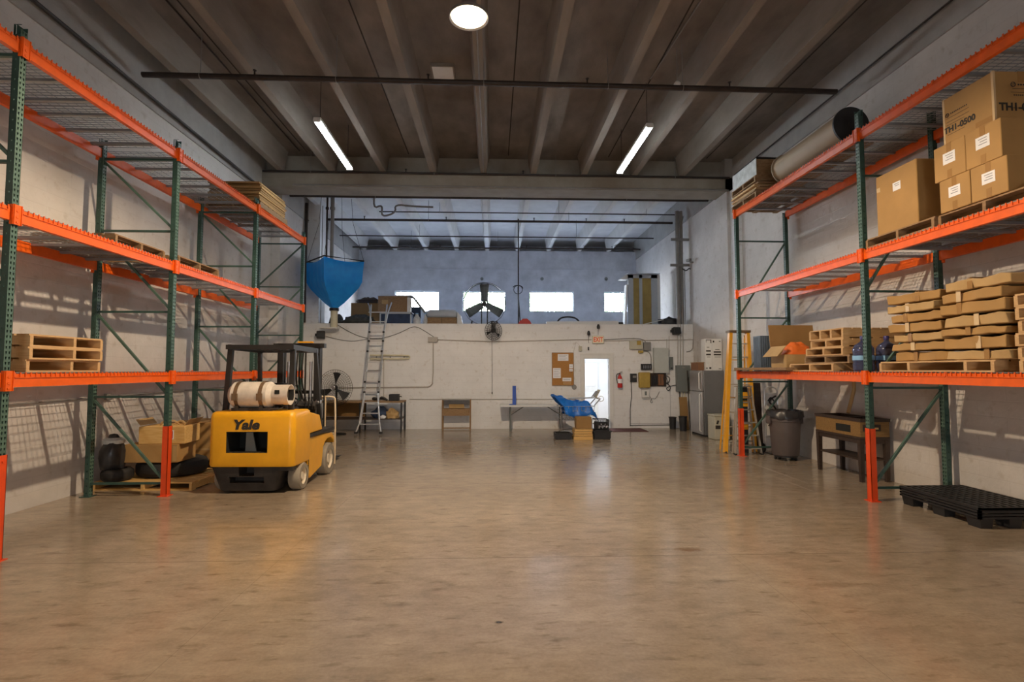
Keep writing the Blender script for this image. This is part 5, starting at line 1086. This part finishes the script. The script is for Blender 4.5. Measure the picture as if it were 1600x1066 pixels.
t = thing('tarpaulin', 'crumpled blue tarpaulin draped over the wire cart by the doorway', 'tarpaulin', (2.26,14.35,.60)); rnd = random.Random(5); V = []; nx, ny = 28, 14
for i in range(nx+1):
    for j in range(ny+1):
        u = i/nx*2-1; v = j/ny*2-1; ed = max(abs(u), abs(v)); z = .33+.03*math.sin(u*7+v*4)+.02*math.sin(v*9-u*3)
        z += .42*max(0,-u-.35)-.03*u
        if ed > .60: z -= (ed-.60)*(1.15 if u > -.55 else .75-.3*abs(u))*(.85+.12*math.sin(u*6+v*5))
        V.append((u*.56*(1 if u > 0 else 1.14)+rnd.uniform(-.008,.008), v*.37*(1+.05*math.sin(u*12)), z+rnd.uniform(-.008,.008)))
q = MB(); q.add(V, [(i*(ny+1)+j, i*(ny+1)+j+1, (i+1)*(ny+1)+j+1, (i+1)*(ny+1)+j) for i in range(nx) for j in range(ny)]); c_ = q.build('cloth', 'tarp_deep', t, ang=80); sf = c_.modifiers.new('thickness','SOLIDIFY'); sf.thickness = .006
t = thing('metal_tray_rack', 'bent grey metal rack lying on top of the blue tarpaulin', 'rack', (2.52,14.30,1.02)); q = MB(); [q.tube([(-.45,-.2+.08*k,.0),(.20,-.2+.08*k,.02),(.34,-.2+.08*k,.20)], .008, 5) for k in range(6)]; q.tube([(.20,-.22,.02),(.20,.22,.02)], .01, 6); q.build('wire_rack', 'galv', t); MB().box((.33,0,.13), (.012,.36,.24), (0,R(28),0)).build('end_plate', 'pvc', t); MB().ring((.40,-.2,.0),(0,1,0),.07,.012,18,6).build('white_ring', 'white', t)
for k, (x, y, lx, ly, h, mm, lab, nm) in enumerate(((1.83,13.80,.40,.42,.16,'black','low black tray on the floor at the left of the cart heap','plastic_tray'), (2.84,13.80,.40,.42,.22,'black','low black crate on the floor at the right of the cart heap','plastic_crate'))):
    t = thing(nm, lab, 'crate', (x, y, 0)); q = MB(); q.bb(-lx/2,lx/2,-ly/2,ly/2,0,.03); [q.bb(s*lx/2-.015,s*lx/2+.015,-ly/2,ly/2,.03,h) for s in (-1,1)]; [q.bb(-lx/2,lx/2,s*ly/2-.015,s*ly/2+.015,.03,h) for s in (-1,1)]; q.build('body', mm, t); MB().bb(-lx/2-.04,lx/2+.04,-ly/2-.03,-ly/2,h-.03,h).build('rim', mm, t)
z = 0
for k in range(4):
    t = thing('wooden_tray', '%s slatted pine tray in the stack before the blue-covered cart' % ('lowest','second','third','top')[k], 'tray', (2.33+.01*(k % 2), 13.72, z), 0, 'pine trays before the cart'); h = (.10,.06,.06,.06)[k]
    w_ = .23 if k else .245
    MB().bb(-w_,w_,-.2,.2,0,h-.012).build('tray_sides', 'wood_yellow', t, bevel=.004); MB().bb(-w_-.005,w_+.005,-.205,.205,h-.012,h-.004).build('pale_rim', 'card2', t); z += h
t = carton('small upright brown box on top of the stack of trays before the cart', 2.36, 13.74, z+.001, .40, .3, .30, m='card3', tape='')
t = thing('mesh_basket', 'black mesh basket with white bits inside, right of the small brown box', 'basket', (2.84,13.80,.222)); t.scale = (.72,.9,1); q = MB(); [q.tube([(-.24+.06*i,-.2,0),(-.25+.063*i,-.21,.28)], .008, 5) for i in range(9)]; [q.tube([(-.25,-.21,z_),(.25,-.21,z_),(.25,.2,z_),(-.25,.2,z_)], .012, 5, True) for z_ in (.01,.15,.28)]; [q.tube([(.24,-.2+.06*i,0),(.25,-.2+.06*i,.28)], .008, 5) for i in range(7)]; q.build('mesh_side', 'black', t); MB().bb(-.22,.22,-.1,.18,.01,.22).build('dark_contents', 'black', t, bevel=.03); q = MB(); [q.box((-.1+.07*k,-.14,.10+.03*(k % 2)), (.04,.03,.09), (0,.3*k,0)) for k in range(5)]; q.build('white_bits', 'paper', t)
# ================================================================ ON THE MEZZANINE
ZF = 3.212
t = thing('drum_fan', 'huge round drum fan with three blades standing in front of the second window', 'fan', (-.29, 17.9, ZF)); cz = .84; r = .72
q = MB(); q.lathe([(r,-.14),(r+.012,-.14),(r+.012,.14),(r,.14)], (0,0,cz), (0,1,0), 56); q.build('drum_ring', 'blackm', t)
q = MB()
for k in range(3):
    a0 = math.pi/2+2*math.pi*k/3; V = []
    for i in range(5):
        rr_ = .08+.60*i/4
        for j in range(4): w_ = (j/3-.5)*(.20+.03*i); V.append((rr_*math.cos(a0)-w_*math.sin(a0), w_*.35, cz+rr_*math.sin(a0)+w_*math.cos(a0)))
    q.add(V, [(i*4+j, i*4+j+1, (i+1)*4+j+1, (i+1)*4+j) for i in range(4) for j in range(3)])
b_ = q.build('fan_blades', 'panel_grey', t); sf = b_.modifiers.new('thickness','SOLIDIFY'); sf.thickness = .012
q = MB(); [q.bb(s*.10-.022,s*.10+.022,.12,.17,cz-r,cz+r) for s in (-1,1)]; q.build('motor_post', 'blackm', t); MB().cyl((0,-.06,cz),(0,.16,cz),.08,n=20).build('motor', 'blackm', t)
q = MB(); q.bar((-.45,.0,.04),(.45,.0,.04),.06,.06); [q.bb(s*.45-.03,s*.45+.03,-.35,.35,0,.06) for s in (-1,1)]; [q.bar((s*.45,0,.05),(s*.42,0,cz-r*.80),.05,.05) for s in (-1,1)]; q.build('stand', 'blackm', t)
q = MB(); [q.ring((0,-.13,cz),(0,1,0),r*f_,.0025,48,4) for f_ in (.25,.5,.75,.9)]; [q.tube([(.1*math.cos(a),-.13,cz+.1*math.sin(a)),(r*math.cos(a),-.13,cz+r*math.sin(a))],.0025,4) for a in [k*math.pi/8 for k in range(16)]]; q.build('wire_guard', 'galv', t, smooth=False)
t = thing('floor_jack', 'red jack with a long black upright handle on the mezzanine', 'jack', (1.03, 17.0, ZF)); MB().prism([(-.26,0),(.26,0),(.18,.16),(.08,.24),(-.06,.24),(-.16,.16)], (0,-.12,0), (1,0,0), (0,0,1), (0,.24,0)).build('jack_body', 'red', t, bevel=.01)
MB().tube([(-.14,0,.14),(-.20,0,.90),(-.21,0,1.28)], .022, 8).build('handle', 'black', t); MB().tube([(-.38,0,1.28),(-.3,0,1.34),(-.10,0,1.33),(-.05,0,1.24)], .016, 8, sm=1).ring((-.21,0,1.20),(0,1,.4),.14,.012,20,6).build('handle_grip', 'blackm', t)
o = MB().cyl((.86,17.6,ZF),(.86,17.6,ZT-.02),.022,n=10).build('standpipe', 'pipe_dark'); tag(o, 'thin dark vertical pipe from the mezzanine deck to the ceiling, right of the big fan', 'pipe')
# long boards and hose at the edge
o = MB().bb(-1.15,1.15,-.10,.10,0,.10).build('white_board', 'white', loc=(2.85,16.62,ZF+.0)); o.rotation_euler = (0,R(-.6),0); o.location.z = ZF+.03; tag(o, 'long white board lying along the mezzanine edge below the third window', 'board')
o = MB().tube([(2.05,16.9,ZF+.02),(2.15,16.9,ZF+.26),(2.45,16.9,ZF+.32),(2.75,16.9,ZF+.25),(2.85,16.9,ZF+.02)], .028, 8, sm=2).build('hose', 'rubber', ang=70); tag(o, 'arched black hose behind the long white board on the mezzanine', 'hose')
o = MB().box((0,0,.07), (.55,.3,.13), (0,0,.1)).build('dark_case', 'blackm', loc=(3.95,16.95,ZF), bevel=.02); tag(o, 'flat dark case at the right end of the white board on the mezzanine', 'case')
# stud partition with tan insulation at right
t = thing('stud_partition', 'unfinished grey partition with two tan insulation strips at the right of the mezzanine', 'partition', (5.30, 18.3, ZF)); w_, h_ = .52, 1.95
q = MB()
for x0, x1 in ((-w_,-w_+.18),(-.13,-.02),(.22+.08,w_)): q.bb(x0,x1,-.05,.05,0,h_)
q.bb(-w_,w_,-.05,.05,h_-.12,h_); q.build('grey_studs', 'drywall', t)
for x0, x1 in ((-w_+.18,-.13),(-.02,.30)): MB().bb(x0,x1,-.03,.03,0,h_-.12).build('insulation_strip', 'insul', t)
MB().box((0,.05,h_+.02), (1.14,.5,.03)).build('top_sheet', 'drywall', t); MB().prism([(-w_-.30,0),(-w_,0),(-w_,.22)], (0,.0,h_-.16), (1,0,0), (0,0,1), (0,.3,0)).build('white_gutter_end', 'white', t)
MB().bb(w_,w_+.10,-.05,.05,0,h_).build('white_edge_board', 'white', t); MB().box((-w_-.08,.1,.8), (.06,.3,1.6), (0,R(3),0)).build('leaning_white_sheet', 'white', t)
o = blob('cable_heap', 'heap of dark cables on a white sheet at the right end of the mezzanine edge', 'cable heap', (5.72,16.75,ZF), (.34,.22,.17), 'black', 21, .35, fine=6)
o = MB().box((0,0,.05), (.75,.3,.02), (0,R(-13),0)).build('white_sheet', 'white', loc=(5.10,16.72,ZF+.06)); tag(o, 'tilted white sheet beside the heap of dark cables on the mezzanine', 'sheet')
# ducts and pipes at right
for k, (px, r_, lab) in enumerate(((1057.5,.065,'left thick'),(1063.5,.05,'right thick'))):
    a = at(px, 330, 16.45); o = MB().tube([(a.x,16.45,ZF),(a.x,16.45,6.9)], r_, 14).build('vertical_duct', 'conduit'); tag(o, lab+' grey vertical duct at the right end of the mezzanine', 'duct')
for px, y0, y1, lab in ((1071,505,420,'thin vertical conduit right of the grey ducts'), (1082,505,425,'thin vertical conduit at the far right corner of the mezzanine')):
    a, b = at(px, y0, 16.4), at(px, y1, 16.4); o = MB().tube([(a.x,16.4,ZF),(a.x,16.4,b.z)], .014, 6).build('conduit', 'conduit'); tag(o, lab, 'conduit')
a = at(1065, 338, 16.4); o = MB().tube([(a.x,16.4,5.0),(a.x,16.4,a.z-.2),(a.x+.05,16.4,a.z)], .02, 6).build('conduit', 'conduit'); tag(o, 'thin conduit climbing beside the grey ducts to the ceiling', 'conduit')
for py, x0, x1, lab in ((414,1047,1083,'lower grey strut bar across the vertical ducts'), (374,1048,1077,'upper grey strut bar across the vertical ducts')):
    a, b = at(x0, py, 16.35), at(x1, py, 16.35); o = MB().bb(a.x, b.x, 16.32, 16.36, a.z-.05, a.z+.03).build('strut_bar', 'conduit'); tag(o, lab, 'strut')
o = MB().tube([at(1066,420,16.3), at(1072,424,16.25), at(1078,418,16.25), at(1083,428,16.3), at(1083,440,16.3)], .02, 6, sm=2).build('cable', 'cable', ang=70); tag(o, 'looped black cable hanging from the lower strut bar', 'cable')
t = thing('wall_camera', 'small grey camera bracket on the right wall beside the strut bar', 'camera', (6.25, 16.0, 5.15)); q = MB(); q.bar((0,0,0),(-.14,-.05,.0),.03,.03); q.box((-.18,-.08,.05),(.08,.16,.07),(0,0,R(20))); q.build('casing', 'conduit', t)
# left end of the mezzanine: stored goods
o = blob('cloth_bundle', 'dark greenish bundle at the far left of the mezzanine edge', 'bundle', (-5.05,17.1,ZF), (.24,.22,.22), 'green_dark', 31, .3); 
o = blob('cloth_bundle', 'long dark camouflage bundle along the edge right of the hanging pipe', 'bundle', (-4.22,16.72,ZF), (.46,.20,.20), 'green_dark', 32, .3, fine=5)
t = carton('brown cardboard box partly hidden under a dark cloth behind the bundles', -4.15, 17.6, ZF, 1.0, .6, .78, m='card3', tape='')
o = blob('cloth', 'dark red-brown cloth lying on the brown box behind the bundles', 'cloth', (-4.10,17.55,ZF+.785), (.42,.25,.12), 'darkwood', 33, .3, fine=5)
t = thing('storage_bin', 'navy storage crate with a pale frame under the wide wooden box', 'crate', (-3.10,16.95,ZF)); MB().bb(-.46,.50,-.26,.26,0,.36).build('body', 'navy', t); q = MB(); [q.bb(x-.02,x+.02,-.28,-.26,0,.40) for x in (-.46,.50)]; q.bb(-.48,.52,-.28,-.26,.36,.40); q.bb(-.48,.52,-.28,.28,.40,.42); q.build('pale_frame', 'drywall', t)
t = thing('wide_box', 'wide brown box with a pale lid edge resting on the navy crate', 'box', (-3.18,16.95,ZF+.422)); MB().bb(-.46,.46,-.26,.26,0,.50).build('body', 'wood_old', t, bevel=.006); MB().bb(-.48,.62,-.28,.28,.50,.53).build('pale_lid', 'drywall', t); MB().bb(.46,.56,-.27,.0,.0,.46).build('white_side_panel', 'white', t); MB().bb(-.34,-.14,-.263,-.26,.25,.38).build('pale_label', 'card2', t); MB().bb(.02,.03,-.263,-.26,.0,.5).build('middle_seam', 'card3', t)
o = MB().box((0,0,0), (.06,.40,.86), (0,R(-38),0)).build('leaning_panel', 'panel_grey', loc=(-2.32,17.1,ZF+.60)); tag(o, 'dark grey panel slanting down from the wide brown box', 'panel')
for k, (x, w_) in enumerate(((-2.42,.20),(-2.15,.10))): t = thing('plastic_jug', ('pale blue plastic jug under the slanting grey panel', 'smaller pale plastic jug before the grey drum')[k], 'jug', (x,16.75,ZF)); MB().lathe([(0,0),(w_*.6,0),(w_*.65,.2),(w_*.3,.30),(w_*.22,.36),(0,.36)], n=16).build('body', 'wrap', t); MB().cyl((0,0,.36),(0,0,.39),w_*.25,n=12).build('cap', 'bottle_label', t)
t = thing('padded_chest', 'rounded grey padded chest with a brown base in front of the first window', 'chest', (-1.64,17.1,ZF)); MB().bb(-.48,.48,-.3,.3,0,.26).build('base', 'wood_old', t, bevel=.01); MB().bb(-.48,.48,-.3,.3,.26,.52).build('padded_lid', 'drywall', t, bevel=.09); MB().bb(-.005,.005,-.303,-.3,.02,.25).build('seam', 'ink', t)
MB().prism([(.49,0),(.68,0),(.60,.34),(.49,.46)], (0,-.2,0), (1,0,0), (0,0,1), (0,.4,0)).build('white_end', 'white', t)
t = thing('filing_box', 'small navy box behind the slanting grey panel below the first window', 'box', (-2.62,17.7,ZF)); MB().bb(-.15,.22,-.2,.2,0,.66).build('body', 'navy', t, bevel=.01); MB().bb(-.16,.23,-.21,.21,.66,.68).build('lid', 'panel_grey', t)
# ================================================================ HANGING BLUE TARP HOPPER
t = thing('tarp_hopper', 'blue tarpaulin leak hopper hanging from the ceiling at the left of the mezzanine', 'leak hopper', (-4.77, 15.90, 3.05))
C4 = [(-.07,-.82), (.88,-.10), (.08,.80), (-.87,.10)]
V = []; n_ = 12; lev = [(2.0,1.0,0), (1.98,1.02,.01), (1.7,1.0,.02), (1.38,.98,.025), (1.20,.86,.02), (.95,.58,.02), (.75,.34,.01), (.62,.16,.0), (.56,.13,0)]
rnd = random.Random(2)
for z, s_, am in lev:
    for e in range(4):
        a, b = Vector(C4[e]), Vector(C4[(e+1) % 4])
        for k in range(n_):
            f_ = k/n_; p = a.lerp(b, f_)*s_; sag = -.06*math.sin(math.pi*f_) if z > 1.9 else 0
            p *= 1+am*math.sin(k*2.4+e*1.7+z*2)+ (-.05*math.sin(math.pi*f_) if z > 1.2 else 0)
            if z < .7: p = p.normalized()*.12
            V.append((p.x, p.y, z+sag))
N4 = 4*n_; q = MB(); q.add(V, [(i*N4+j, i*N4+(j+1) % N4, (i+1)*N4+(j+1) % N4, (i+1)*N4+j) for i in range(len(lev)-1) for j in range(N4)]+[tuple(range(N4))])
q.build('tarp_funnel', 'tarp', t, ang=60)
q = MB(); q.tube([(x, y, 2.02) for x, y in C4], .022, 6, True); q.build('top_frame', 'pipe_dark', t)
MB().cyl((0,0,.52),(0,0,.60),.14,n=20).build('dark_collar', 'black', t)
MB().cyl((0,0,.02),(0,0,.53),.105,n=22).build('outlet_pipe', 'pvc', t); MB().bb(-.40,.14,-.13,.12,-.02,.02).build('outlet_tray', 'white', t)
for x_, y_ in C4: MB().tube([(x_,y_,2.02),(x_*.6,y_*.6,3.2),(x_*.5,y_*.5,ZS-3.05)], .006, 5).build('hanging_rope', 'cable', t)
for x, r_, m_, lab in ((-5.02,.028,'pipe_dark','thin dark drop pipe ending above the blue hopper'), (-4.86,.055,'conduit','thicker grey drop pipe ending above the blue hopper')):
    t = thing('drop_pipe', lab, 'pipe', (x,15.85,5.10)); MB().cyl((0,0,0),(0,0,ZS-5.10),r_,n=14).build('pipe_run', m_, t); q = MB(); q.cyl((0,0,1.55),(0,0,1.62),r_+.02,n=14); q.build('coupling', m_, t)
o = MB().cyl((-5.71,16.05,3.23),(-5.71,16.05,6.9),.045,n=14).build('downpipe', 'pipe_dark'); tag(o, 'black vertical downpipe beside the left mezzanine column', 'pipe')
o = MB().cyl((-5.30,16.3,3.212),(-5.30,16.3,6.9),.012,n=8).build('conduit', 'conduit'); tag(o, 'thin conduit on the front of the left mezzanine column', 'conduit')
o = MB().tube([(-3.5,15.6,7.46),(-3.6,15.6,6.6),(-3.3,15.6,6.75),(-3.35,15.6,6.35),(-2.9,15.6,6.5),(-2.95,15.6,6.75),(-2.4,15.6,6.70),(-1.8,15.6,6.68)], .03, 8, sm=2).build('flexible_conduit', 'conduit', ang=70); tag(o, 'tangled flexible conduit under the ceiling just behind the girder', 'conduit')
